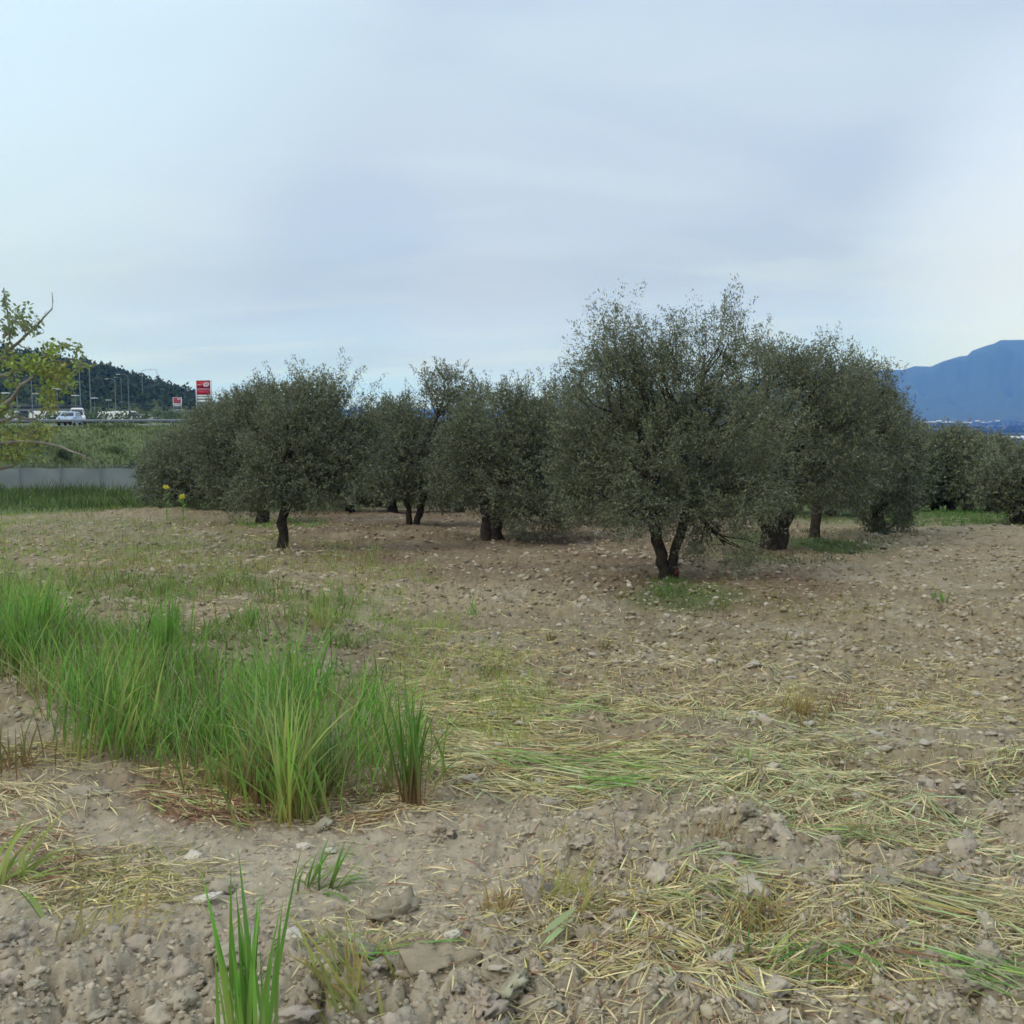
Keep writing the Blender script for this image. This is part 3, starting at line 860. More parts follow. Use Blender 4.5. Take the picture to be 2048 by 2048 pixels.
tuft(250, 1085, 44, (.28, .60), (.010, .017), LIME, GREEN, 'upright broad bladed green grass tuft at the bottom edge', r=.035, tilt=.07, curv=.12)
tuft(411, 820, 40, (.22, .66), (.009, .017), RUST, GREEN_D, 'tall narrow dark green grass clump at the right end of the grass patch', r=.03, tilt=.08, curv=.15)
tuft(425, 772, 3, (.45, .62), (.006, .009), OLIVEY, GREEN_D, 'long single green stalk leaning right out of the grass patch', r=.01, tilt=.75, curv=.25, az=85, azs=.1)
tuft(322, 640, 60, (.15, .38), (.006, .010), GOLD, LIME, 'yellowish green tuft standing alone behind the tall grass', r=.07, tilt=.2, curv=.4)
tuft(250, 640, 50, (.2, .42), (.007, .011), OLIVEY, GREEN, 'green tuft rising behind the middle of the grass patch', r=.07, tilt=.15, curv=.3)
tuft(168, 690, 90, (.4, .85), (.008, .013), OLIVEY, GREEN, 'tallest bright green clump in the middle of the grass patch', r=.06, tilt=.09, curv=.2)
tuft(473, 620, 14, (.12, .36), (.008, .014), GREEN, PALEG, 'faint pale green sprig on bare soil between the grass and the olive', r=.03, tilt=.2, curv=.3)
tuft(940, 608, 30, (.08, .18), (.008, .014), GREEN_D, GREEN, 'small solitary green weed on the right of the field', r=.05, tilt=.25, curv=.3)
tuft(800, 728, 110, (.10, .30), (.004, .008), RUST, GOLD, 'rusty yellow stubble tuft on the right of the field', r=.08, tilt=.35, curv=.5)
tuft(840, 716, 60, (.08, .2), (.004, .007), RUST, RUST, 'low red brown stubble beside the rusty yellow tuft', r=.09, tilt=.6, curv=.5)
tuft(745, 775, 24, (.06, .16), (.006, .010), GREEN, PALEG, 'little fresh green sprout above the dark clod', r=.03, tilt=.3, curv=.4)
tuft(708, 862, 90, (.08, .22), (.003, .007), RUST, TAN, 'brown combed stubble tuft leaning right in the clods', r=.05, tilt=.8, curv=.3, az=60, azs=.5)
tuft(575, 655, 60, (.06, .16), (.004, .007), RUST, TAN, 'brownish dead tuft on the open soil in mid field', r=.08, tilt=.5, curv=.4)
tuft(620, 870, 60, (.08, .24), (.003, .006), RUST, TAN, 'straw coloured root tuft beside the smooth clods in the centre', r=.05, tilt=.7, curv=.5)
tuft(560, 935, 80, (.08, .26), (.005, .009), LIME, GOLD, 'yellow green tuft bending right near the bottom centre', r=.07, tilt=.7, curv=.5, az=60, azs=.9)
tuft(500, 935, 40, (.06, .18), (.004, .008), RUST, GOLD, 'thin gold tuft left of the bottom centre one', r=.04, tilt=.6, curv=.4)
tuft(755, 955, 60, (.08, .24), (.004, .008), RUST, GOLD, 'golden brown tuft above the green bundle at lower right', r=.05, tilt=.3, curv=.6)
tuft(870, 870, 70, (.08, .2), (.003, .007), RUST, TAN, 'reddish root clump at the head of the long straw sheaf', r=.05, tilt=.6, curv=.5)
tuft(8, 890, 22, (.2, .40), (.012, .022), LIME, LIME, 'broad yellow green blades arching in at the left edge', r=.04, tilt=.7, curv=.9, az=70, azs=.5)
tuft(42, 935, 5, (.16, .26), (.018, .026), LIME, GREEN, 'wide flat green leaf lying beside the golden straw heap', r=.02, tilt=.9, curv=.5, az=-50, azs=.3)
tuft(315, 900, 34, (.12, .30), (.008, .012), OLIVEY, GREEN, 'small green tuft curving right behind the grey wedge clod', r=.05, tilt=.8, curv=.8, az=95, azs=.6)
tuft(105, 960, 40, (.12, .28), (.006, .010), TAN, GOLD, 'pale dry golden tuft between the path and the left heap', r=.10, tilt=.6, curv=.6, az=70, azs=.9)
tuft(10, 780, 60, (.15, .35), (.006, .01), RUST, OLIVEY, 'dull reddish tuft at the left edge under the tall grass', r=.12, tilt=.4, curv=.5)
tuft(355, 1020, 50, (.12, .34), (.008, .013), LIME, GOLD, 'yellow tuft fanning left at the bottom edge below the wedge clod', r=.06, tilt=.7, curv=.5, az=-60, azs=.8)
for i in range(26):
    px = srs.uniform(480, 1010); py = srs.uniform(560, 690) if i % 3 else srs.uniform(535, 560)
    tuft(px, py, 22, (.05, .16), (.006, .012), GOLD if i % 2 else RUST, OLIVEY, 'small yellowing weed tuft rooted in the bare stony field', r=.025, tilt=.5, curv=.4, name='weed_tuft', cat='weed', group='small weeds dotted over the stony field', seg=3)

def bunch(px, py, n, L, fl, sp, cols, label, rx=.12, ry=.12, W=(.003, .0075), name='grass_bundle', lift=.02):
    p = ground_pts(np.array([px]), np.array([py]))[0]
    n = max(3, int(n * .8)); sp = sp * 1.5 + 4; L = (L[0] * .6, L[1] * .85)
    x = p[0] + rng.normal(0, rx, n); y = p[1] + rng.normal(0, ry, n)
    c = np.concatenate([jit(cc, n // len(cols) + 1, .18, .05) for cc in cols])[:n]; rng.shuffle(c)
    v, f, c = lying(x, y, R(fl) + rng.normal(0, R(sp), n), rng.uniform(L[0], L[1], n), rng.uniform(W[0], W[1], n), c * rng.uniform(.6, 1.1, (n, 1)), lift=lift, seg=4, arch=.005, bend=.07)
    v = v - p
    o = mesh_np(name, v, f, M['straw'], c)
    o.location = p
    tag(o, label, 'cut grass')
bunch(560, 775, 260, (.2, .5), 112, 12, [GREEN, LIME, PALEG, TAN], 'cut green and straw coloured grass swathe right of the tall grass', .28, .12)
bunch(598, 800, 120, (.15, .34), 118, 16, [GREEN, GREEN, PALEG], 'freshest green part of the cut swathe, near its right end', .12, .06)
bunch(560, 722, 90, (.15, .3), 110, 20, [GREEN, LIME, PALEG], 'small light green cut bundle above the big swathe', .15, .12)
bunch(690, 893, 34, (.25, .42), 75, 9, [PALEG, LIME], 'thin pale green bundle lying level in the clods', .07, .035)
bunch(905, 925, 130, (.3, .6), 128, 6, [TAN, TAN, PALEG, GOLD], 'long straight sheaf of pale straw pointing to the lower right', .09, .09)
bunch(830, 860, 80, (.2, .4), 120, 9, [LIME, PALEG, TAN], 'short yellow green sheaf above the long pale one', .08, .07)
bunch(770, 1000, 60, (.16, .34), 70, 16, [GREEN, LIME, GREEN_D], 'small bright green bundle near the bottom right of centre', .09, .05)
bunch(960, 1000, 110, (.2, .4), 118, 16, [LIME, GREEN, PALEG], 'green cut bundle in the lower right corner', .16, .07)
bunch(690, 930, 50, (.2, .38), 118, 14, [PALEG, LIME], 'faded green bundle slanting down beside the brown clod', .08, .06)
bunch(540, 985, 3, (.28, .36), 28, 8, [PALEG], 'single long pale blade lying across the clods at bottom centre', .01, .01, W=(.016, .02))
bunch(570, 760, 200, (.15, .38), 105, 18, [GOLD, TAN, RUST], 'golden mat of cut straw at the left of the swathe', .35, .18)
bunch(355, 985, 70, (.15, .32), 40, 22, [LIME, GOLD, GREEN], 'yellow green bundle between the egg shaped stone and wedge clod', .10, .06)

# ------------------------------------------------------------------ trees
def tube(pts, rad, sides=8):
    pts = np.array(pts, float); rad = np.array(rad, float)
    n = len(pts)
    T = np.gradient(pts, axis=0); T /= np.linalg.norm(T, axis=1)[:, None] + 1e-9
    up = np.array([0.13, 0.31, 0.94]); A = np.cross(T, up); A /= np.linalg.norm(A, axis=1)[:, None] + 1e-9
    B = np.cross(T, A)
    th = np.arange(sides) / sides * 2 * math.pi
    ring = np.cos(th)[None, :, None] * A[:, None] + np.sin(th)[None, :, None] * B[:, None]
    v = (pts[:, None] + ring * rad[:, None, None]).reshape(-1, 3)
    i, j = np.meshgrid(np.arange(n - 1), np.arange(sides), indexing='ij'); j2 = (j + 1) % sides
    f = np.stack([i * sides + j, i * sides + j2, (i + 1) * sides + j2, (i + 1) * sides + j], -1).reshape(-1, 4)
    return v, f, np.zeros((len(v), 3))
def curve(a, b, n, wob, sag=0., rs=rng):
    a = np.array(a, float); b = np.array(b, float)
    t = np.linspace(0, 1, n)[:, None]
    p = a * (1 - t) + b * t
    L = np.linalg.norm(b - a)
    w1 = rs.normal(0, wob * L, 3); w2 = rs.normal(0, wob * L * .5, 3)
    p = p + np.sin(t * math.pi) * w1 + np.sin(t * 2 * math.pi) * w2
    p[:, 2] += sag * np.sin(t[:, 0] * math.pi) * L
    return p

def leaves(p, d, l, w_, cols):
    """diamond leaves: base p, axis d (unit), length l, half width w_"""
    n = len(p)
    r = rng.normal(0, 1, (n, 3)); s = np.cross(d, r); s /= np.linalg.norm(s, axis=1)[:, None] + 1e-9
    a = d * l[:, None]; sw = s * w_[:, None]
    v = np.stack([p, p + a * .45 + sw, p + a, p + a * .45 - sw], 1).reshape(-1, 3)
    f = np.arange(n * 4).reshape(-1, 4)
    return v, f, np.repeat(cols, 4, 0)

def olive_cols(n, dark=1.0):
    c = jit((0.155, 0.168, 0.098), n, .22, .05) * dark
    k = rng.random(n) < .16; c[k] = jit((0.24, 0.255, 0.17), int(k.sum()), .2, .05) * dark
    k = rng.random(n) < .08; c[k] = jit((0.13, 0.15, 0.05), int(k.sum()), .2, .05) * dark
    return c

def foliage(lobes, ntw, per, leaf, half, twl=.32, shell=.55, gap=-.35, seed=0, colf=olive_cols, up=.55):
    """lobes: (cx,cy,cz,rx,ry,rz[,weight]); twigs spread through the lobes' volume, thinner towards the middle"""
    vol = np.array([(l[3] * l[4] * l[5]) ** .72 * (l[6] if len(l) > 6 else 1) for l in lobes]); vol /= vol.sum()
    which = rng.choice(len(lobes), ntw, p=vol)
    Lb = np.array([l[:6] for l in lobes])[which]
    u = rng.normal(0, 1, (ntw, 3)); u /= np.linalg.norm(u, axis=1)[:, None]
    r = rng.random(ntw) ** (1 / 3.) * (1 - shell) + shell * rng.random(ntw) ** .25
    # lumpy outline
    lump = 1 + .42 * perlin(u[:, 0] * 2.3 + which * 3.1 + seed, u[:, 2] * 2.3 + u[:, 1] * 1.7, 200) + .16 * perlin(u[:, 0] * 6 + seed, u[:, 2] * 6 + u[:, 1] * 5, 201)
    P = Lb[:, :3] + u * Lb[:, 3:6] * (r * lump)[:, None]
    k = (perlin(P[:, 0] * 1.5 + P[:, 1] * .8 + seed, P[:, 2] * 1.7 - P[:, 1] * .6, 203) + .45 * perlin(P[:, 0] * 4, P[:, 2] * 4 + P[:, 1] * 3, 205)) > gap + .2
    P, u = P[k], u[k]; n = len(P)
    d = u * np.array([.7, .7, .45]) + np.array([0, 0, up]) + rng.normal(0, .38, (n, 3))
    low = P[:, 2] < np.array([l[2] for l in lobes]).mean() - .4
    d[low, 2] -= .7
    d /= np.linalg.norm(d, axis=1)[:, None]
    L = twl * rng.uniform(.6, 1.4, n)
    t = rng.random((n, per))
    pos = P[:, None] + d[:, None] * (L[:, None] * (t - .3))[..., None] + rng.normal(0, .012, (n, per, 3))
    ld_ = d[:, None] * .75 + rng.normal(0, .62, (n, per, 3)); ld_ /= np.linalg.norm(ld_, axis=2)[..., None]
    m = n * per
    shade = np.repeat(rng.normal(1, .13, n), per)[:, None]
    parts = [leaves(pos.reshape(-1, 3), ld_.reshape(-1, 3), leaf * rng.uniform(.65, 1.2, m), half * rng.uniform(.7, 1.2, m), colf(m) * np.clip(shade, .6, 1.5))]
    return parts, P

def sprout(base_, L, nl, leaf, half, lean=(0, 0), bush=.0, colf=olive_cols):
    t = np.sort(rng.random(nl))
    ax = np.array([lean[0], lean[1], 1.0]); ax /= np.linalg.norm(ax)
    pos = np.array(base_)[None] + ax[None] * (t * L)[:, None] + rng.normal(0, 1, (nl, 3)) * np.array([1, 1, .4]) * (bush * (1 - .75 * t) + .012)[:, None]
    d = ax[None] * .9 + rng.normal(0, .55, (nl, 3)); d /= np.linalg.norm(d, axis=1)[:, None]
    return leaves(pos, d, leaf * rng.uniform(.6, 1.1, nl), half * rng.uniform(.7, 1.1, nl), colf(nl))

def olive_tree(base, D, trunks, lobes_px, sprouts_px, label, ntw, per=15, leaf=.065, half=.0085, depth=1.0, gap=-.35, seed=0, group='olive trees of the orchard', twl=.32, fork=.7, wound=False, pale=1.0):
    """base = pixel of the trunk foot, D set by the slope; lobes in pixels (cx,cy,rx,ry[,dy,weight]) turned to metres at the tree"""
    bx, by = plane_px(np.array([base[0]]), np.array([base[1]])); bx, by = float(bx[0]), float(by[0])
    bz = float(H(np.array([bx]), np.array([by]), False)[0])
    def loc(cx, cy, dy=0.0):
        Y = by + dy
        c, s_ = math.cos(PITCH), math.sin(PITCH)
        dx = (cx - 512) / F; dz = -(cy - 512) / F
        wy = c + dz * s_; wz = dz * c - s_
        t = Y / wy
        return np.array([dx * t - bx, dy, CAM_H + wz * t - bz])
    root = empty('olive_tree', (bx, by, bz))
    m = by / F
    lobes = []
    for l in lobes_px:
        dy = l[4] if len(l) > 4 else 0.0
        c = loc(l[0], l[1], dy)
        rx, rz = l[2] * m * 1.12, l[3] * m * 1.03
        lobes.append((c[0], c[1], c[2], rx, min(max(rx, .5) * depth, 2.6), rz, l[5] if len(l) > 5 else 1.0))
    parts, P = foliage(lobes, ntw, per, leaf, half, twl, seed=seed, gap=gap, colf=lambda q: olive_cols(q, pale))
    tops = sorted(lobes, key=lambda q: -q[2])[:max(3, len(lobes) * 2 // 3)]
    for l in tops:            # shoots standing out of the outline
        for q in range(9):
            u = rng.normal(0, 1, 3); u[2] = abs(u[2]) + .2; u /= np.linalg.norm(u)
            b0 = np.array(l[:3]) + u * np.array(l[3:6]) * .85
            parts.append(sprout(b0, rng.uniform(.3, .75), int(60 * .065 / leaf), leaf, half, (u[0] * .8 + rng.normal(0, .2), u[1] * .8), bush=rng.uniform(.03, .12)))
    for s_ in sprouts_px:     # (px, top_y, base_y, bushiness px[, n])
        b0 = loc(s_[0] - rng.uniform(-3, 3), s_[2], rng.uniform(-.5, .5)); tp = loc(s_[0], s_[1], b0[1])
        L = max(tp[2] - b0[2], .2)
        for q in range(s_[4] if len(s_) > 4 else 1):
            bb = b0 + rng.normal(0, 1, 3) * np.array([s_[3] * m * .55, .25, .10]); LL = L * rng.uniform(.7, 1.0) if q else L
            parts.append(sprout(bb, LL, int(120 * LL / (leaf / .065)) + 20, leaf, half, (rng.normal(0, .10), rng.normal(0, .10)), bush=s_[3] * m * .35))
    v, f, c = join(parts)
    cr_ = mesh_np('crown', v, f, M['olive_leaf'], c, parent=root)
    # wood
    wp = []
    forks = []
    for tk in trunks:        # list of pixel points (x, y, radius px)
        pts = [loc(a, b, tk[0][3] if len(tk[0]) > 3 else 0) for a, b, *_ in tk]; rd = [q[2] * m for q in tk]
        pts[0][2] = -.15
        tt = np.linspace(0, 1, 9); src = np.linspace(0, 1, len(pts))
        pp = np.stack([np.interp(tt, src, [q[i] for q in pts]) for i in range(3)], -1); rr_ = np.interp(tt, src, rd)
        pp[1:-1] += rng.normal(0, .012, (7, 3)) * (1 + rr_[1:-1, None] * 3)
        rr_[0] *= 1.45; rr_[1] *= 1.12
        v, f, c = tube(pp, rr_, 12)
        v = v + (perlin(v[:, 0] * 9 + v[:, 2] * 2, v[:, 1] * 9 + v[:, 2] * 3, 300) * .03)[:, None] * np.array([1, 1, 0])
        wp.append((v, f, c)); forks.append((pp[-1], rr_[-1]))
    for i, l in enumerate(lobes):
        fk, r0 = min(forks, key=lambda q: np.linalg.norm(q[0] - np.array(l[:3])))
        c0 = np.array(l[:3]); cv = curve(fk, c0, 8, .06)
        wp.append(tube(cv, np.linspace(r0 * .62, r0 * .22, 8), 7))
        for q in range(6):
            u = rng.normal(0, 1, 3); u /= np.linalg.norm(u); u[2] = abs(u[2]) * .6 if l[2] > 1.2 else u[2] * .4
            e = c0 + u * np.array(l[3:6]) * .85
            st = cv[int(rng.integers(3, 7))]
            wp.append(tube(curve(st, e, 7, .08), np.linspace(r0 * .24, .006, 7), 5))
    v, f, c = join(wp)
    mesh_np('trunk', v, f, M['bark'], None, smooth=True, parent=root)
    if wound:
        V, Fc = PR_HI[2]
        o = mesh_np('bark_wound', V * np.array((.035, .03, .13)), Fc, M['red_wound'], None, parent=root)
        o.location = (.10, -.185, .20)
    tag(root, label, 'olive tree', group)
    return root

# the near trees -----------------------------------------------------
T_main = olive_tree((668, 583), 0, [[(667, 583, 6.5), (664, 568, 6.5), (661, 555, 6), (656, 533, 5.5), (651, 503, 5)], [(671, 583, 6), (672, 565, 5.5), (676, 550, 5.2), (682, 530, 5), (691, 500, 4.5)]],
    [(610, 400, 42, 52, .3), (650, 455, 48, 50, -.2), (722, 430, 62, 62), (672, 395, 60, 52, .4), (705, 355, 34, 26, 0, .35), (618, 350, 28, 30, .2, .35), (655, 360, 34, 28, .1, .3), (640, 512, 34, 24, -.4, .8), (690, 500, 44, 30, .3, .8), (735, 488, 46, 38, -.2), (725, 545, 38, 24, -.3, .9), (590, 455, 32, 44, .5), (600, 495, 38, 28, .4, .9), (664, 516, 34, 18, -.1, .5), (578, 470, 28, 44, .8, .8), (745, 385, 34, 40, .4, .7)],
    [(612, 300, 380, 11, 6), (600, 312, 390, 10, 4), (624, 300, 380, 11, 5), (638, 312, 380, 10, 4), (649, 318, 390, 7, 2), (678, 304, 380, 9, 7), (669, 320, 390, 7, 3), (688, 330, 390, 5, 2), (721, 291, 355, 11, 9), (713, 302, 375, 9, 5), (733, 322, 365, 8, 3), (700, 330, 390, 7, 2), (585, 340, 400, 8, 2), (742, 345, 390, 8, 2), (590, 325, 380, 7, 1)],
    'nearest olive tree, wide crown on a forked dark trunk with a reddish scar', 10500, per=18, leaf=.055, half=.0075, gap=-.34, seed=1, wound=True)
T_g = olive_tree((771, 555), 0, [[(770, 556, 10.5), (769, 540, 10), (768, 520, 9.5), (762, 495, 8)], [(778, 556, 8), (780, 535, 8), (790, 505, 7)]],
    [(790, 425, 62, 60), (770, 375, 38, 34, .2, .6), (820, 395, 48, 50, .3), (835, 460, 44, 46), (775, 485, 44, 34, -.3)],
    [(768, 318, 370, 8, 4), (757, 340, 380, 7, 2), (780, 345, 380, 9, 3), (795, 342, 380, 8, 3), (812, 345, 390, 8, 4), (825, 352, 400, 7, 3)],
    'olive tree with a thick flared trunk, second behind the forked one', 8200, per=14, leaf=.068, half=.0095, gap=-.45, seed=2)
T_h = olive_tree((815, 543), 0, [[(815, 544, 5.5), (814, 530, 5), (818, 505, 5), (822, 480, 4.5)]],
    [(850, 420, 40, 50), (862, 395, 30, 34, .2, .7), (840, 470, 40, 42), (870, 450, 34, 40)],
    [(845, 350, 400, 7, 3), (864, 352, 390, 7, 4), (856, 356, 400, 6, 2), (872, 372, 400, 6, 2)],
    'slim trunked olive tree behind the thick trunked one, green weeds at its foot', 5600, per=13, leaf=.075, half=.011, gap=-.5, seed=3)
T_i = olive_tree((880, 536), 0, [[(880, 537, 8), (878, 522, 7), (876, 500, 6)]],
    [(882, 440, 32, 38), (880, 480, 36, 36), (886, 508, 28, 26, -.3, .9), (896, 465, 22, 28), (886, 412, 12, 16, 0, .5)],
    [(890, 398, 420, 5, 2), (898, 405, 430, 4, 2), (880, 395, 430, 6, 2)],
    'olive tree whose drooping foliage reaches the ground on the right', 5000, per=13, leaf=.08, half=.012, gap=-.55, seed=4)
T_e = olive_tree((490, 541), 0, [[(487, 541, 6.5), (486, 525, 6), (486, 508, 5.5), (482, 490, 5)], [(495, 541, 7.5), (496, 525, 7), (500, 505, 6), (505, 480, 5)]],
    [(505, 430, 48, 46), (555, 430, 44, 44, .2), (530, 480, 52, 38, -.2), (535, 512, 36, 28, -.6, .9), (470, 450, 28, 38, .2), (570, 480, 36, 40), (460, 478, 32, 28, .4)],
    [(515, 372, 410, 7, 2), (500, 385, 410, 8, 2), (528, 380, 410, 8, 2), (545, 378, 410, 8, 2), (560, 350, 400, 7, 3), (570, 358, 400, 7, 2), (580, 372, 410, 8, 2)],
    'twin stemmed olive tree in the centre, low branches sweeping the soil', 8600, per=13, leaf=.075, half=.011, gap=-.55, seed=5)
T_x = olive_tree((630, 526), 0, [[(630, 526, 8), (629, 512, 7), (628, 490, 6)]],
    [(600, 430, 46, 50), (640, 440, 44, 48), (560, 440, 34, 44), (610, 480, 52, 32)],
    [(570, 352, 400, 8, 2), (580, 360, 400, 9, 2), (550, 372, 410, 8, 2)],
    'olive tree half hidden between the central one and the nearest one', 5600, per=12, leaf=.09, half=.013, gap=-.6, seed=6)
T_d = olive_tree((413, 529), 0, [[(408, 529, 3.5), (409, 518, 3), (407, 500, 3)], [(415, 530, 4), (419, 515, 3.5), (423, 500, 3)]],
    [(415, 455, 42, 42), (445, 430, 36, 38), (445, 385, 24, 16, 0, .5), (400, 420, 22, 22), (450, 470, 34, 34), (475, 415, 26, 26), (395, 478, 28, 24), (432, 488, 30, 20), (385, 445, 24, 24)],
    [(436, 368, 400, 7, 3), (448, 366, 400, 8, 4), (460, 374, 400, 7, 3), (472, 372, 405, 5, 2), (400, 396, 420, 6, 3), (408, 398, 420, 5, 2), (425, 376, 400, 5, 2)],
    'olive tree on two thin stems left of the centre one, tall tuft on top', 6400, per=12, leaf=.088, half=.013, gap=-.6, seed=7)
T_a = olive_tree((281, 555), 0, [[(281, 556, 7), (283, 540, 5.5), (283, 522, 5), (285, 505, 5), (283, 480, 4.5)]],
    [(285, 455, 42, 40), (320, 450, 44, 42, .2), (300, 415, 46, 34, .3), (270, 480, 28, 26, -.2, .8), (345, 470, 30, 34), (325, 395, 26, 20, .3, .6), (366, 450, 24, 30, .6), (350, 420, 24, 24, .5), (318, 492, 36, 20), (258, 492, 26, 20)],
    [(325, 371, 400, 6, 3), (332, 374, 400, 6, 3), (300, 380, 400, 7, 3), (345, 388, 410, 6, 3), (315, 388, 410, 6, 2), (352, 400, 420, 4, 2)],
    'front left olive tree on one thin leaning trunk', 8200, per=15, leaf=.06, half=.0088, gap=-.45, seed=8)
T_b = olive_tree((263, 526), 0, [[(263, 527, 7.5), (262, 515, 6.5), (263, 500, 6), (260, 480, 5)]],
    [(262, 430, 44, 36), (235, 445, 34, 34), (240, 475, 32, 32), (300, 440, 34, 34), (275, 405, 40, 20), (245, 490, 34, 20), (292, 488, 34, 20), (225, 455, 30, 34)],
    [(262, 374, 400, 7, 3), (252, 380, 405, 7, 3), (276, 376, 400, 7, 3), (240, 392, 410, 6, 2), (288, 384, 405, 6, 2)],
    'olive tree with a stout dark trunk right behind the front left one', 7000, per=12, leaf=.092, half=.0135, gap=-.6, seed=9)
T_c = olive_tree((226, 515), 0, [[(226, 516, 6), (226, 505, 5), (222, 490, 5)]],
    [(205, 440, 30, 26), (180, 460, 30, 30), (165, 475, 18, 24), (215, 470, 30, 34), (190, 485, 30, 22), (228, 495, 18, 16, 0, .8), (232, 425, 24, 18), (212, 420, 20, 14), (240, 408, 20, 14), (160, 492, 20, 16)],
    [(215, 404, 430, 5, 3), (228, 394, 420, 5, 3)],
    'leftmost olive tree, pale grey green foliage against the fence', 7000, per=12, leaf=.095, half=.014, gap=-.65, seed=10, pale=1.2)
T_k = olive_tree((1022, 527), 0, [[(1024, 528, 11), (1020, 515, 9), (1016, 500, 8)]],
    [(1015, 480, 32, 26), (1050, 475, 36, 32), (1000, 490, 20, 20), (1040, 500, 34, 22)],
    [(1020, 448, 480, 7, 2), (1040, 445, 470, 7, 2)],
    'dark olive tree cut off by the right edge of the view', 3000, per=12, leaf=.11, half=.017, gap=-.6, seed=12)

# further trees of the orchard: two far kinds, copied
def far_tree(bx_px, by_px, w_px, top_px, seed, label):
    return olive_tree((bx_px, by_px), 0, [[(bx_px, by_px, 4.5), (bx_px + 1, by_px - 12, 4), (bx_px - 2, by_px - 28, 3.5)]],
        [(bx_px - w_px * .35, by_px - 46, w_px * .6, 26), (bx_px + w_px * .35, by_px - 44, w_px * .6, 28), (bx_px, by_px - 58, w_px * .6, 22), (bx_px + 3, by_px - 34, w_px * .8, 20), (bx_px - w_px * .3, by_px - 22, w_px * .5, 15), (bx_px + w_px * .35, by_px - 21, w_px * .5, 14)],
        [(bx_px - 8, top_px, by_px - 60, 5, 2), (bx_px + 9, top_px + 4, by_px - 60, 5, 2)], label, 4200, per=11, leaf=.12, half=.018, gap=-.65, seed=seed, pale=1.3)
P0 = far_tree(935, 513, 34, 431, 20, 'rounded olive tree right of the drooping one, in the middle of the far right group')
P1 = far_tree(378, 508, 34, 424, 21, 'olive tree with a short stub of trunk between the left and two stemmed trees')
P2 = far_tree(600, 511, 36, 420, 22, 'olive tree far back behind the centre of the grove')
protos = [P0, P1, P2]
def place_far(px, py, s=1.0, rz=0., label=None, k=0, xy=None):
    if xy is None:
        x, y = plane_px(np.array([px]), np.array([py])); x, y = float(x[0]), float(y[0])
    else: x, y = xy
    c = copy_tree(protos[k % 3])
    c.location = (x, y, float(H(np.array([x]), np.array([y]), False)[0])); c.rotation_euler = (0, 0, rz); c.scale = (s, s, s)
    c['label'] = label or 'olive tree of the back rows merging into the grove'
    return c
place_far(952, 514, .93, 2.1, 'small olive tree just right of the rounded far one', 1)
place_far(968, 513, .95, 4.1, 'far olive tree third from the right edge on the green strip', 2)
place_far(914, 514, 1.0, 1.0, 'olive tree closest to the drooping one in the far right group', 2)
place_far(990, 511, 1.0, 5.2, 'pale far olive tree left of the one cut by the right edge', 0)
place_far(392, 514, 1.18, 3.3, 'olive tree filling the gap left of the two stemmed one', 1)
place_far(350, 514, 1.15, .4, 'olive tree right behind the front left crown', 0)
place_far(525, 517, 1.2, 2.4, 'olive tree behind the sweeping low branches of the centre tree', 2)
place_far(660, 519, 1.2, 1.4, 'olive tree framed by the fork of the nearest one', 1)
place_far(320, 509, .95, 1.1, 'short trunked olive tree seen under the front left crown', 2)
place_far(460, 513, 1.05, 2.3, 'olive tree seen between the two stemmed and centre trees', 0)
place_far(560, 516, 1.05, 3.0, 'olive tree seen over the low branches of the centre tree', 1)
place_far(700, 514, 1.15, 0.3, 'olive tree behind the nearest trunk', 0)
place_far(760, 516, 1.15, 4.2, 'olive tree behind the thick trunked one', 1)
place_far(830, 518, 1.1, 5.2, 'olive tree behind the slim trunked one', 2)
back = 'olive tree of the back rows merging into the grove'
frs = random.Random(3)
for row, (Y, x0, x1, st) in enumerate([(50, -17, 32, 4.6), (58, -19, 36, 4.8), (67, -22, 46, 5.4), (78, -22, 54, 6.5)]):
    x = x0
    while x < x1:
        X = x + frs.uniform(-.5, .5); YY = Y + frs.uniform(-1, 1)
        if road_s(np.array([X]), np.array([YY]))[0] < -17:
            place_far(0, 0, frs.uniform(.92, 1.12) * (1.0 if X < 18 else .96) * (1.0 if row < 2 else 1.08), frs.uniform(0, 6.28), back, frs.randint(0, 2), xy=(X, YY))
        x += st

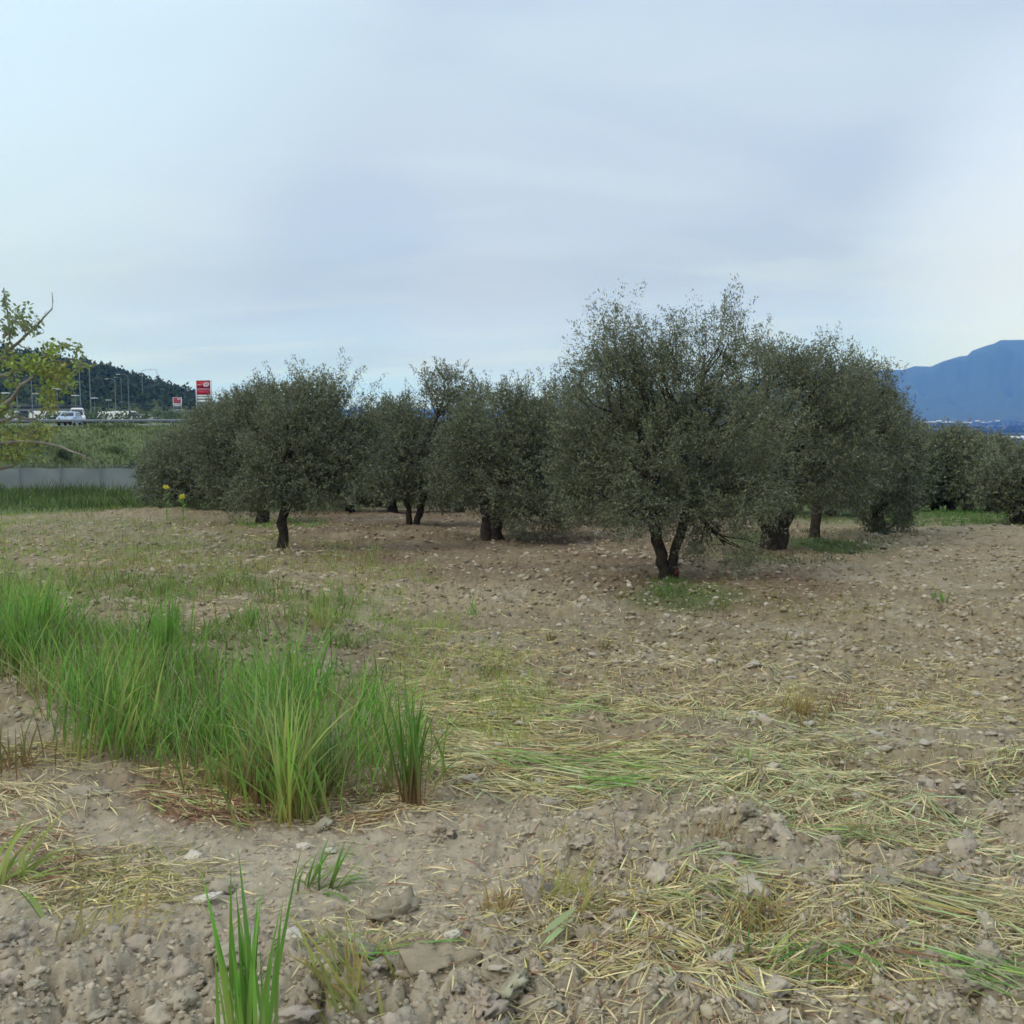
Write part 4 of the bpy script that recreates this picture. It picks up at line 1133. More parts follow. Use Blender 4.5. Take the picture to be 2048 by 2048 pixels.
# fruit tree branches reaching in from the left -----------------------
def fruit_tree():
    Y = 7.2
    def q(px, py, dy=0.):
        c, s_ = math.cos(PITCH), math.sin(PITCH)
        dx = (px - 512) / F; dz = -(py - 512) / F
        wy = c + dz * s_; wz = dz * c - s_; t = (Y + dy) / wy
        return np.array([dx * t, Y + dy, CAM_H + wz * t])
    bx = -4.35; bz = float(H(np.array([bx]), np.array([Y]), False)[0])
    root = empty('fruit_tree', (bx, Y, bz)); o0 = np.array([bx, Y, bz])
    wp = []
    def br(pts, r0, r1, dy=0., n=12):
        P = np.array([q(a, b, dy * (i / max(1, len(pts) - 1))) - o0 for i, (a, b) in enumerate(pts)])
        tt = np.linspace(0, 1, n); src = np.linspace(0, 1, len(P))
        pp = np.stack([np.interp(tt, src, P[:, i]) for i in range(3)], -1)
        pp[1:-1] += rng.normal(0, .006, (n - 2, 3))
        wp.append(tube(pp, np.linspace(r0, r1, n), 7))
    # trunk
    tp = [np.array([0, 0, -.1]), np.array([.03, 0, .5]), np.array([0.02, .02, .95]), np.array([.08, 0, 1.3])]
    pp = np.stack([np.interp(np.linspace(0, 1, 10), np.linspace(0, 1, 4), [t[i] for t in tp]) for i in range(3)], -1)
    wp.append(tube(pp, np.linspace(.11, .07, 10), 10))
    fx, fy = -88, 500
    br([(-83, 478), (-40, 440), (-8, 418), (8, 402), (19, 387), (34, 377)], .03, .008, -.2)
    br([(-83, 478), (-50, 420), (-20, 385), (6, 353), (16, 344), (31, 332), (38, 323), (50, 313), (53, 303), (52, 292)], .018, .002, .1)
    br([(6, 353), (9, 338), (10, 322), (5, 300), (4, 288)], .010, .004, .05)
    br([(-20, 385), (10, 372), (40, 366), (60, 361), (70, 359), (80, 360)], .016, .004, .1)
    br([(40, 366), (46, 356), (52, 346), (62, 344), (76, 347)], .009, .003, .0)
    br([(-83, 478), (-40, 450), (0, 443), (19, 441), (41, 441.5), (60, 446), (74, 452.5), (86, 456.5)], .018, .004, -.4)
    br([(-40, 440), (0, 424), (20, 416), (34, 420), (44, 410), (50, 402)], .014, .004, -.1)
    br([(-83, 478), (-30, 462), (0, 470), (20, 462), (35, 452)], .02, .004, .3)
    br([(74, 452.5), (94, 461), (103, 465), (112, 464)], .005, .002, 0)
    br([(18, 344), (30, 350), (38, 356)], .006, .003)
    br([(33, 330), (40, 333), (44, 333)], .004, .002)
    # parts of the crown outside the frame
    br([(-83, 478), (-110, 420), (-130, 370), (-125, 320)], .04, .006, .3)
    br([(-83, 478), (-140, 450), (-190, 420), (-230, 400)], .035, .006, -.5)
    br([(-83, 478), (-100, 440), (-60, 380), (-50, 310)], .035, .006, -.6)
    cl = [(18, 318, 16, 13, 60), (28, 326, 12, 10, 36), (8, 332, 9, 10, 22), (50, 350, 8, 8, 44), (30, 363, 22, 9, 120), (55, 372, 18, 11, 130), (67, 384, 9, 9, 30), (7, 358, 9, 8, 30), (50, 402, 8, 11, 44), (46, 388, 10, 10, 44), (65, 345, 5, 4, 12), (77, 350, 4, 6, 12), (81, 364, 9, 5, 24), (4, 410, 12, 14, 50), (16, 437, 26, 9, 110), (40, 430, 14, 8, 40), (14, 455, 24, 10, 80), (4, 300, 3, 12, 14), (10, 380, 8, 8, 16),
          (-50, 350, 35, 30, 160), (-90, 400, 50, 40, 220), (-125, 340, 35, 30, 140), (-170, 430, 50, 30, 180), (-60, 420, 40, 30, 160), (-30, 400, 22, 26, 90), (-25, 330, 22, 20, 60)]
    ps = []
    for cx, cy, rx, ry, n in cl:
        n = int(n * 2.2)
        p = np.array([q(cx + rng.normal(0, rx * .55), cy + rng.normal(0, ry * .55), rng.normal(0, .16)) - o0 for _ in range(n)])
        d = rng.normal(0, .6, (n, 3)) + np.array([.25, 0, -.25]); d /= np.linalg.norm(d, axis=1)[:, None]
        yc = (0.31, .40, .09) if (cx, cy) in [(50, 350), (30, 363), (46, 388), (50, 402)] else (0.26, .32, .09)
        if rng.random() < .3 and cy > 360: yc = (0.29, .32, .09)
        if cy < 335: yc = (0.22, .28, .12)
        ps.append(leaves(p, d, rng.uniform(.026, .05, n), rng.uniform(.008, .014, n), jit(yc, n, .22, .07)))
    for cx, cy, rx, ry, n in cl:
        for _ in range(5):
            a = rng.uniform(0, 6.28)
            br([(cx - rx * .5, cy + ry * .5), (cx + rng.normal(0, rx * .2), cy + rng.normal(0, ry * .2)), (cx + math.cos(a) * rx * .9, cy + math.sin(a) * ry * .9)], .005, .0015, rng.normal(0, .1), 6)
    v, f, c = join(wp); mesh_np('trunk', v, f, M['pale_bark'], None, smooth=True, parent=root)
    v, f, c = join(ps); mesh_np('crown', v, f, M['leaf'], c, parent=root)
    tag(root, 'yellow green fruit tree reaching in from the left edge with thin bare twigs', 'fruit tree')
fruit_tree()

# tall yellow flowers at the field edge
def flower(px, py, h, label):
    x, y = plane_px(np.array([px]), np.array([522])); x, y = float(x[0]), float(y[0]); z = float(H(np.array([x]), np.array([y]), False)[0])
    dz = -(py - 512) / F; c, s_ = math.cos(PITCH), math.sin(PITCH); t = y / (c + dz * s_); top = CAM_H + (dz * c - s_) * t - z
    r = empty('flower_stalk', (x, y, z))
    mesh_np('stem', *tube(curve((0, 0, 0), (0, 0, top), 8, .02), np.linspace(.011, .007, 8), 6)[:2], M['stemg'], None, parent=r)
    P = rng.normal(0, 1, (90, 3)) * np.array([.042, .042, .03]) + np.array([0, 0, top])
    d = rng.normal(0, 1, (90, 3)); d /= np.linalg.norm(d, axis=1)[:, None]
    v, f, c = leaves(P, d, rng.uniform(.04, .06, 90), rng.uniform(.014, .022, 90), jit((.75, .68, .10), 90, .08, .03))
    mesh_np('blossom', v, f, M['leaf'], c, parent=r)
    n = 30; tt = rng.random(n) * top * .8
    d = rng.normal(0, 1, (n, 3)); d[:, 2] = .5; d /= np.linalg.norm(d, axis=1)[:, None]
    v, f, c = leaves(np.stack([tt * 0, tt * 0, tt], -1), d, rng.uniform(.1, .25, n), rng.uniform(.01, .02, n), jit(GREEN, n, .2))
    mesh_np('foliage', v, f, M['leaf'], c, parent=r)
    tag(r, label, 'wild flower')
M['stemg'] = material('stem_green', (.10, .16, .05), .7)
flower(167, 487, 1, 'taller yellow wild flower before the leftmost olive')
flower(183, 497, 1, 'shorter yellow wild flower right of the taller one')

# ------------------------------------------------------------------ boxes helper
def box_np(lst):
    vs, fs, o = [], [], 0
    for (x0, y0, z0, x1, y1, z1) in lst:
        v = np.array([(x0, y0, z0), (x1, y0, z0), (x1, y1, z0), (x0, y1, z0), (x0, y0, z1), (x1, y0, z1), (x1, y1, z1), (x0, y1, z1)], float)
        f = np.array([(0, 3, 2, 1), (4, 5, 6, 7), (0, 1, 5, 4), (1, 2, 6, 5), (2, 3, 7, 6), (3, 0, 4, 7)])
        vs.append(v); fs.append(f + o); o += 8
    return np.concatenate(vs), np.concatenate(fs)
def box(name, lst, mat, parent=None):
    v, f = box_np(lst if isinstance(lst, list) else [lst])
    return mesh_np(name, v, f, M[mat], None, parent=parent)
M['asphalt'] = material('asphalt', (.17, .17, .165), .9, var=.12, vscale=.6)
M['paint'] = material('road_paint', (.6, .6, .57), .7)
M['galv'] = material('galvanised', (.27, .28, .28), .5, metal=.3, var=.1, vscale=2)
M['pole'] = material('pole_grey', (.22, .25, .26), .6)
M['white'] = material('white_paint', (.75, .75, .73), .5, var=.06, vscale=1.0)
M['sign_red'] = material('sign_red', (.50, .012, .03), .4, var=.05, vscale=2)
M['darkroof'] = material('dark_roof', (.07, .08, .09), .7, var=.2, vscale=.4)
M['mesh'] = material('shade_cloth', (.30, .32, .31), .9, var=.2, vscale=.35, bump=.3, bscale=3)
M['glassd'] = material('dark_glass', (.02, .025, .03), .08, spec=.8)
M['tyre'] = material('tyre', (.02, .02, .02), .8)
M['rim'] = material('rim', (.4, .4, .4), .35, metal=.8)
M['bluecar'] = material('pale_blue_paint', (.42, .52, .66), .25, spec=.6)
M['lamp'] = material('lamp_cover', (.7, .72, .72), .3)
M['tail'] = material('tail_red', (.35, .02, .02), .3)

# highway: one sheet following the road line
def strip(name, s0, s1, mat, dz, y0=30, y1=700, step=2.5, kind='structure', dash=None):
    ys = np.arange(y0, y1, step)
    m = road_m(ys); n = np.sqrt(1 + m * m)
    nx, ny = -1 / n, m / n
    rx = road_x(ys)
    def at(s): return np.stack([rx + nx * s, ys + ny * s], -1)
    cols = np.linspace(s0, s1, max(2, int((s1 - s0) / 3) + 1)) if dash is None else np.array([s0, s1])
    pts = np.stack([at(s) for s in cols], 1)
    Z = H(pts[..., 0], pts[..., 1], False)
    v = np.concatenate([pts, (np.maximum(Z, ROAD_Z if dash is None else 0) * 0 + np.maximum(ROAD_Z, Z) + dz)[..., None]], -1)
    nr, nc = v.shape[:2]
    i, j = np.meshgrid(np.arange(nr - 1), np.arange(nc - 1), indexing='ij')
    if dash: k = (i[:, 0] % dash) < dash * .5; i, j = i[k], j[k]
    f = np.stack([i * nc + j, i * nc + j + 1, (i + 1) * nc + j + 1, (i + 1) * nc + j], -1).reshape(-1, 4)
    o = mesh_np(name, v.reshape(-1, 3), f, M[mat], None)
    return tag(o, kind=kind)
strip('road', .4, 26, 'asphalt', .03)
for i_, (s_a, s_b, da) in enumerate([(1.6, 1.8, None), (11.4, 11.6, None), (14.5, 14.7, None), (24.4, 24.6, None), (6.4, 6.6, 4), (19.4, 19.6, 4)]):
    strip('road_marking', s_a, s_b, 'paint', .036, dash=da)

def road_pt(y, s):
    m = float(road_m(y)); n = math.sqrt(1 + m * m)
    return float(road_x(y)) - s / n, y + m / n * s, math.atan2(-m, 1) * 1  # heading
# guard rails
def guard(s, label, y0, y1):
    n = int((y1 - y0) / 4)
    r = empty('guard_rail', (*road_pt((y0 + y1) / 2, s)[:2], ROAD_Z)); o0 = np.array(r.location)
    ys = np.linspace(y0, y1, n)
    P = np.array([(*road_pt(y, s)[:2], ROAD_Z) for y in ys]) - o0
    prof = [(-.04, .48), (.03, .53), (-.02, .60), (.03, .67), (-.04, .72)]
    V = []; Fs = []
    for i, p in enumerate(P):
        m = float(road_m(ys[i])); nn = math.sqrt(1 + m * m); nx, ny = -1 / nn, m / nn
        for a, z in prof: V.append((p[0] - nx * a, p[1] - ny * a, z))
        for a, z in prof[::-1]: V.append((p[0] - nx * (a - .02), p[1] - ny * (a - .02), z))
    K = 10
    for i in range(n - 1):
        for j in range(K): Fs.append((i * K + j, i * K + (j + 1) % K, (i + 1) * K + (j + 1) % K, (i + 1) * K + j))
    mesh_np('rail', np.array(V), np.array(Fs), M['galv'], None, parent=r)
    pv, pf = box_np([(-.05, -.07, -.1, .05, .07, .7)])
    first = None
    for p in P[::1]:
        if first is None:
            first = mesh_np('post', pv, pf, M['galv'], None, parent=r); o = first
        else:
            o = first.copy(); COL.objects.link(o); o.parent = r
        o.location = p
    tag(r, label, 'guard rail', 'guard rails along the highway')
guard(13.0, 'galvanised guard rail along the middle of the highway', 60, 240)
guard(26.5, 'galvanised guard rail along the far side of the highway', 60, 240)

# vehicles
def car(kind, loc, rz, paint, label, group=None):
    r = empty('car' if kind != 'van' else 'van', loc, rz)
    # x = width, y = length (front towards -y)
    if kind == 'van':
        prof = [(-2.5, .35), (-2.55, .95), (-2.2, 1.15), (-1.55, 1.95), (-1.3, 2.1), (2.3, 2.1), (2.45, 1.9), (2.45, .35)]; hw = .95
        glass = [(-2.12, 1.2), (-1.58, 1.9), (-.8, 1.92), (-.8, 1.25)]; wy = (-1.7, 1.6); wr = .34
    else:
        prof = [(-2.15, .32), (-2.22, .7), (-2.1, .92), (-1.15, 1.05), (-.45, 1.52), (-.2, 1.58), (1.4, 1.55), (2.0, 1.1), (2.12, .9), (2.12, .34)]; hw = .89
        glass = [(-1.02, 1.07), (-.42, 1.48), (1.35, 1.47), (1.85, 1.1)]; wy = (-1.35, 1.35); wr = .34
    def prism(name, pr, w, mat, par, taper=.0, z0=1.0):
        n = len(pr); V = []
        for sx in (-1, 1):
            for y, z in pr:
                ww = w - max(0, z - z0) * taper; V.append((sx * ww, y, z))
        bm = bmesh.new(); vs = [bm.verts.new(v) for v in V]
        bm.faces.new(vs[:n][::-1]); bm.faces.new(vs[n:])
        for i in range(n):
            j = (i + 1) % n; bm.faces.new((vs[i], vs[j], vs[n + j], vs[n + i]))
        bmesh.ops.recalc_face_normals(bm, faces=bm.faces)
        if mat == paint: bmesh.ops.bevel(bm, geom=list(bm.edges), offset=.05, segments=2, affect='EDGES')
        me = bpy.data.meshes.new(name); bm.to_mesh(me); bm.free(); me.materials.append(M[mat])
        o = bpy.data.objects.new(name, me); COL.objects.link(o); o.parent = par; return o
    prism('body', prof, hw, paint, r, .28, 1.0)
    prism('side_window', glass, hw + .012, 'glassd', r, .28, 1.0)
    # windscreen and rear window follow the roof line
    (ya, za), (yb, zb) = (glass[0], glass[1])
    for nm, (y1, z1), (y2, z2), off in (('windscreen', (glass[0][0] - .06, glass[0][1] + .03), (glass[1][0] - .06, glass[1][1] + .0), -.06), ('rear_window', (glass[-1][0] + .06, glass[-1][1] + .03), (glass[-2][0] + .08, glass[-2][1]), .06)):
        if kind == 'van' and nm == 'rear_window': y1 = y2 = 2.46; z1, z2 = 1.3, 1.85
        V = [(-.68, y1, z1), (.68, y1, z1), (.6, y2, z2), (-.6, y2, z2)]; V += [(x, y + off * .6, z + .02) for x, y, z in V]
        mesh_np(nm, np.array(V), np.array([(0, 1, 2, 3), (4, 7, 6, 5), (0, 4, 5, 1), (1, 5, 6, 2), (2, 6, 7, 3), (3, 7, 4, 0)]), M['glassd'], None, parent=r)
    def cyl(rad, w, n=16):
        th = np.arange(n) / n * 2 * math.pi
        v = np.concatenate([np.stack([np.full(n, sx * w / 2), np.cos(th) * rad, np.sin(th) * rad], -1) for sx in (-1, 1)] + [np.array([(-w / 2, 0, 0), (w / 2, 0, 0)])])
        f = [(i, (i + 1) % n, n + (i + 1) % n) for i in range(n)] + [(i, n + (i + 1) % n, n + i) for i in range(n)] + [((i + 1) % n, i, 2 * n) for i in range(n)] + [(n + i, n + (i + 1) % n, 2 * n + 1) for i in range(n)]
        return v, np.array(f)
    for sx in (-1, 1):
        for y in wy:
            t_ = mesh_np('wheel', *cyl(wr, .22), M['tyre'], None, parent=r); t_.location = (sx * (hw - .08), y, wr)
            g_ = mesh_np('rim', *cyl(wr * .6, .235), M['rim'], None, parent=t_)
        fy = prof[1][0]
        h_ = box('headlight', (-.17, -.03, -.08, .17, .03, .08), 'lamp', r); h_.location = (sx * .62, fy - .01, .72)
        h_ = box('tail_light', (-.1, -.03, -.12, .1, .03, .12), 'tail', r); h_.location = (sx * .7, prof[-2][0] + .01, .85)
    box('bumper', (-hw + .05, prof[0][0] - .09, .3, hw - .05, prof[0][0] + .1, .5), 'tyre', r)
    tag(r, label, 'van' if kind == 'van' else 'car', group)
    return r
x, y, a = road_pt(90, 7.0); sc_ = 1
def on_road(px, s):
    """point of the lane at offset s seen in the direction of px"""
    for yy in np.arange(60, 400, .25):
        x, y, a = road_pt(yy, s)
        if x / y > (px - 512) / F: return x, y, a
# heading: cars come towards the camera along the road line
xx, yy, aa = on_road(71, 16.0); hd = -math.atan(float(road_m(yy)))
car('car', (xx, yy, ROAD_Z + .04), hd + .55, 'bluecar', 'light blue car driving towards us on the highway')
xx, yy, aa = on_road(79, 24.0)
car('van', (xx, yy, ROAD_Z + .04), hd + .75, 'white', 'white van on the highway right behind the light blue car')

# behind the highway: shed, parked cars, lamps
def ground_at(px, D):
    x, y = (px - 512) / F * D, D
    return x, y, float(H(np.array([x]), np.array([y]), False)[0])
def shed():
    x, y, z = ground_at(33, 190)
    r = empty('shed', (x, y, z), .12)
    box('wall', (-7.5, -4, 0, 7.5, 4, 2.7), 'white', r)
    box('roof', (-8.0, -4.6, 2.703, 8.0, 4.6, 3.3), 'darkroof', r)
    for i in range(3):
        w_ = box('door', (-.9, -.06, 0, .9, .0, 2.2), 'darkroof', r); w_.location = (-4.6 + i * 4.6, -4.0, .02)
    tag(r, 'long low white shed with a dark roof behind the highway', 'shed')
    for i, (px, D) in enumerate([(47, 178), (58, 184)]):
        x, y, z = ground_at(px, D)
        car('van', (x, y, z + .01), 1.4 + i * .2, 'white', ['white van parked beside the right end of the low shed', 'white van parked furthest right of the low shed'][i], 'white vehicles parked behind the highway')
    for i, (px, D, kd) in enumerate([(112, 190, 'van'), (128, 176, 'van'), (149, 205, 'car'), (12, 180, 'van')]):
        x, y, z = ground_at(px, D)
        car(kd, (x, y, z + .01), 1.2 + i * .3, 'white', ['white van parked among bushes left of the brightest van', 'brightest white van parked in the middle behind the guard rail', 'white car parked furthest right among the bushes', 'white van parked left of the low shed'][i], 'white vehicles parked behind the highway')
shed()

def lamp_proto(h, arm, rad):
    r = empty('street_lamp', (0, 0, 0))
    v, f, _ = tube([(0, 0, -.1), (0, 0, h * .5), (0, 0, h)], [rad * 1.3, rad, rad * .75], 8); mesh_np('pole', v, f, M['pole'], None, parent=r)
    pts = [(0, 0, h - .02), (arm * .3, 0, h + .35), (arm * .7, 0, h + .5), (arm, 0, h + .5)]
    v, f, _ = tube(pts, [rad * .7, rad * .6, rad * .5, rad * .5], 8); mesh_np('arm', v, f, M['pole'], None, parent=r)
    o = box('lamp_head', (arm - .1, -.18, h + .38, arm + .9, .18, h + .55), 'lamp', r)
    return r
L1 = lamp_proto(11.5, 2.2, .11)
lamps = [(83, 415 - 0, 215, 1.0, 'tall street lamp right of the white van'), (93, 0, 205, 1.0, 'tallest street lamp in front of the dark hill'), (20, 0, 150, .62, 'street lamp seen through the fruit tree leaves'), (35, 0, 160, .66, 'street lamp above the left end of the shed'), (118, 0, 260, .9, 'street lamp left of the hillside clearing'), (131, 0, 300, 1.05, 'slim street lamp over the parked cars'), (145, 0, 340, 1.0, 'street lamp below the end of the hill'), (160, 0, 400, .9, 'small far street lamp left of the small red sign'), (124, 0, 330, .8, 'short street lamp near the brightest van')]
for i, (px, _, D, s_, lb) in enumerate(lamps):
    o = L1 if i == 0 else copy_tree(L1)
    x, y, z = ground_at(px, D); o.location = (x, y, z); o.scale = (s_, s_, s_); o.rotation_euler = (0, 0, math.pi + (.3 if i % 2 else -.2) if i % 3 else .2)
    tag(o, lb, 'street lamp', 'street lamps along the highway')
# row of short lot lamps
LP = empty('lot_lamp', (0, 0, 0))
v, f, _ = tube([(0, 0, -.1), (0, 0, 3), (0, 0, 6)], [.08, .07, .06], 6); mesh_np('pole', v, f, M['pole'], None, parent=LP)
box('lamp_head', (-.8, -.25, 6, .8, .25, 6.25), 'lamp', LP)
for i, (px, py) in enumerate([(9, 393), (39, 393.5), (52, 392), (78, 395.5), (97, 398), (111, 400), (124, 402), (137, 404), (76, 403), (37, 405), (60, 389)]):
    D = 6.3 / max((418 - py) / F, 1e-3) * .82
    o = LP if i == 0 else copy_tree(LP)
    x, y, z = ground_at(px, min(D, 330)); zz = 1.7 + (418 - py) / F * min(D, 330)
    s_ = (zz - z) / 6.2
    o.location = (x, y, z); o.scale = (1, 1, s_)
    rk = sorted([9, 39, 52, 78, 97, 111, 124, 137, 76, 37, 60]).index(px)
    tag(o, ['leftmost', 'second', 'third', 'fourth', 'fifth', 'sixth', 'seventh', 'eighth', 'ninth', 'tenth', 'rightmost'][rk] + ' short lamp post from the left in the lot behind the highway', 'lamp', 'lot lamps behind the highway')

# fuel price signs
def price_sign():
    r = empty('price_sign', (0, 0, 0))
    W = 1.5
    box('frame', [(-W - .18, -.3, 2.2, -W, .3, 9.65), (W, -.3, 2.2, W + .18, .3, 9.65), (-W, -.3, 9.45, W, .3, 9.65), (-W, -.22, 2.3, W, .22, 2.5)], 'white', r)
    p1 = box('red_panel', (-W + .005, -.24, 7.75, W - .005, .24, 9.44), 'sign_red', r)
    # emblem: white tilted ring with a bar through it
    n = 28; V = []; Fs = []
    for i in range(n):
        t = i / n * 2 * math.pi
        for q in (1.0, .62):
            a, b = .68 * q * math.cos(t), .50 * q * math.sin(t)
            X = .62 + a * math.cos(.35) - b * math.sin(.35); Z = 8.62 + a * math.sin(.35) + b * math.cos(.35)
            V += [(X, -.285, Z), (X, -.245, Z)]
    for i in range(n):
        j = (i + 1) % n
        Fs += [(i * 4, j * 4, j * 4 + 2, i * 4 + 2), (i * 4, i * 4 + 1, j * 4 + 1, j * 4), (i * 4 + 2, j * 4 + 2, j * 4 + 3, i * 4 + 3), (i * 4 + 1, i * 4 + 3, j * 4 + 3, j * 4 + 1)]
    mesh_np('emblem', np.array(V), np.array(Fs), M['emblem'], None, parent=p1)
    box('emblem_bar', [(.15, -.28, 8.62, 1.1, -.244, 8.80), (.3, -.28, 8.36, 1.0, -.244, 8.5)], 'emblem', p1)
    box('lettering', [(-1.35, -.262, 8.5, -.35, -.243, 8.62)], 'emblem', p1)
    box('pale_band', [(-W + .005, -.235, 7.2, W - .005, .235, 7.74)], 'pinkish', r)
    box('red_panel', [(-W + .005, -.24, 6.35, W - .005, .24, 7.19)], 'sign_red', r)
    for z in (5.85, 5.3, 4.6):
        box('price_row', [(-W + .05, -.2, z, W - .05, .2, z + .42)], 'white', r)
    box('backing', [(-W + .01, -.15, 2.52, W - .01, .15, 6.34)], 'pole', r)
    box('post', [(-1.3, -.2, 0, -.9, .2, 2.28)], 'pole', r); box('post', [(.9, -.2, 0, 1.3, .2, 2.28)], 'pole', r)
    return r
M['emblem'] = material('emblem_white', (.72, .68, .68), .5)
M['pinkish'] = material('faded_pink', (.45, .16, .22), .5)
ps = price_sign()
x, y, z = ground_at(206, 218); ps.location = (x, y, z); ps.scale = (1, 1, (1.7 + (418 - 380.5) / F * 218 - z) / 9.65)
tag(ps, 'large red and white price sign rising behind the left olive trees', 'price sign', 'fuel price signs')
ps2 = copy_tree(ps); x, y, z = ground_at(179.3, 330); ps2.location = (x, y, z); ps2.scale = (.82, .82, (1.7 + (418 - 397.5) / F * 330 - z) / 9.65)
tag(ps2, 'smaller red price sign further away at the foot of the hill', 'price sign', 'fuel price signs')

# fence with grey shade cloth
def fence():
    p0 = ground_pts(np.array([-260]), np.array([496]))[0]
    A = np.array([-62.0, 72.5]); B = np.array([-12.0, 74.5])
    A = np.array([-50.0, 66.0]); B = np.array([-15.0, 78.5])
    r = empty('fence', (*((A + B) / 2), float(H(np.array([(A + B)[0] / 2]), np.array([(A + B)[1] / 2]), False)[0])))
    o0 = np.array(r.location)
    n = 80
    t = np.linspace(0, 1, n)
    P = A[None] * (1 - t)[:, None] + B[None] * t[:, None]
    Z = H(P[:, 0], P[:, 1], False)
    V = []
    nrm = np.array([B[1] - A[1], -(B[0] - A[0])]); nrm = nrm / np.linalg.norm(nrm)
    zz = [.02, .5, 1.0, 1.45, 1.72]
    for i in range(n):
        for j, h in enumerate(zz):
            off = .05 * math.sin(i * 1.3 + j) * math.sin(j * .8)
            V.append((P[i, 0] + nrm[0] * off - o0[0], P[i, 1] + nrm[1] * off - o0[1], Z[i] + h + (0.03 * math.sin(i * 1.1) if j == 4 else 0) - o0[2]))
    V = np.array(V); V2 = V + np.array([nrm[0] * .03, nrm[1] * .03, 0])
    k = len(zz); i, j = np.meshgrid(np.arange(n - 1), np.arange(k - 1), indexing='ij')
    f = np.stack([i * k + j, (i + 1) * k + j, (i + 1) * k + j + 1, i * k + j + 1], -1).reshape(-1, 4)
    mesh_np('shade_cloth', np.concatenate([V, V2]), np.concatenate([f, f[:, ::-1] + len(V)]), M['mesh'], None, smooth=True, parent=r)
    pv, pf, _ = tube([(0, 0, -.2), (0, 0, 1), (0, 0, 2.0)], [.04, .04, .04], 8)
    first = None
    for q in np.linspace(0, 1, 15):
        p = A * (1 - q) + B * q + nrm * .09
        if first is None: first = mesh_np('post', pv, pf, M['galv'], None, parent=r); o = first
        else: o = first.copy(); COL.objects.link(o); o.parent = r
        o.location = (p[0] - o0[0], p[1] - o0[1], float(H(np.array([p[0]]), np.array([p[1]]), False)[0]) - o0[2])
    w_ = []
    for h in (1.80, 1.93):
        w_.append(tube([(P[i, 0] - o0[0] + nrm[0] * .09, P[i, 1] - o0[1] + nrm[1] * .09, Z[i] + h - o0[2]) for i in range(0, n, 4)] , [.008] * len(range(0, n, 4)), 4))
    v, f, c = join(w_); mesh_np('wire', v, f, M['galv'], None, parent=r)
    tag(r, 'grey cloth covered wire fence between the field and the highway bank', 'fence')
fence()

# bushes, hill forest ---------------------------------------------------
def leafball(centers, radii, n_each, leaf, half, colf, flat=1.0):
    n = len(centers)
    c = np.repeat(centers, n_each, 0); rr_ = np.repeat(radii, n_each, 0)
    u = rng.normal(0, 1, (n * n_each, 3)); u /= np.linalg.norm(u, axis=1)[:, None]
    lump = 1 + .35 * perlin(u[:, 0] * 2.5 + c[:, 0], u[:, 2] * 2.5 + c[:, 1] + u[:, 1], 400)
    p = c + u * rr_ * (rng.random((n * n_each, 1)) ** .3) * lump[:, None]
    d = u * .6 + rng.normal(0, .6, u.shape); d /= np.linalg.norm(d, axis=1)[:, None]
    m = len(p)
    sz = np.repeat(np.asarray(leaf) * np.ones(n), n_each)
    hw = np.repeat(np.asarray(half) * np.ones(n), n_each)
    return leaves(p, d, sz * rng.uniform(.7, 1.3, m), hw * rng.uniform(.7, 1.2, m), colf(m))
def bush(px, D, w_, h, col, label, n=1500, leaf=.16, name='bush', z_add=0.):
    x, y, z = ground_at(px, D)
    r = empty(name, (x, y, z))
    cs, rs = [], []
    for i in range(7):
        cs.append((rng.uniform(-.5, .5) * w_, rng.uniform(-.3, .3) * w_, h * rng.uniform(.3, .6))); rs.append((w_ * rng.uniform(.18, .3), w_ * .25, h * rng.uniform(.28, .42)))
    v, f, c = leafball(np.array(cs), np.array(rs), n // 7, leaf, leaf * .28, lambda m: jit(col, m, .25))
    mesh_np('foliage', v, f, M['leaf'], c, parent=r)
    wp = [tube(curve((0, 0, -.1), np.array(q) * np.array([.9, .9, 1]), 5, .06), np.linspace(.05, .015, 5), 5) for q in cs]
    v, f, c = join(wp); mesh_np('stem', v, f, M['bark'], None, smooth=True, parent=r)
    tag(r, label, 'bush')
bush(124, 82, 3.3, 2.5, (.05, .055, .04), 'large dark grey brown bush behind the fence', 3400, .14)
bush(66, 88, 1.3, 1.2, (.06, .10, .03), 'small dark green bush high on the bank', 700, .12)
bush(76, 81, .7, .9, (.04, .07, .03), 'tiny dark shrub just above the fence', 400, .1)
bush(28, 80, 4.6, 2.6, (.085, .12, .045), 'wide green bush behind the left end of the fence', 2600, .15)
bush(5, 84, 3.6, 2.2, (.10, .13, .05), 'green bush behind the fence at the left edge', 1800, .15)
bush(118, 93, 2.2, .9, (.09, .14, .04), 'low green bush near the top of the bank', 900, .12)
bush(150, 88, 3.0, 1.6, (.075, .10, .04), 'green bush on the bank beside the leftmost olive', 1600, .14)

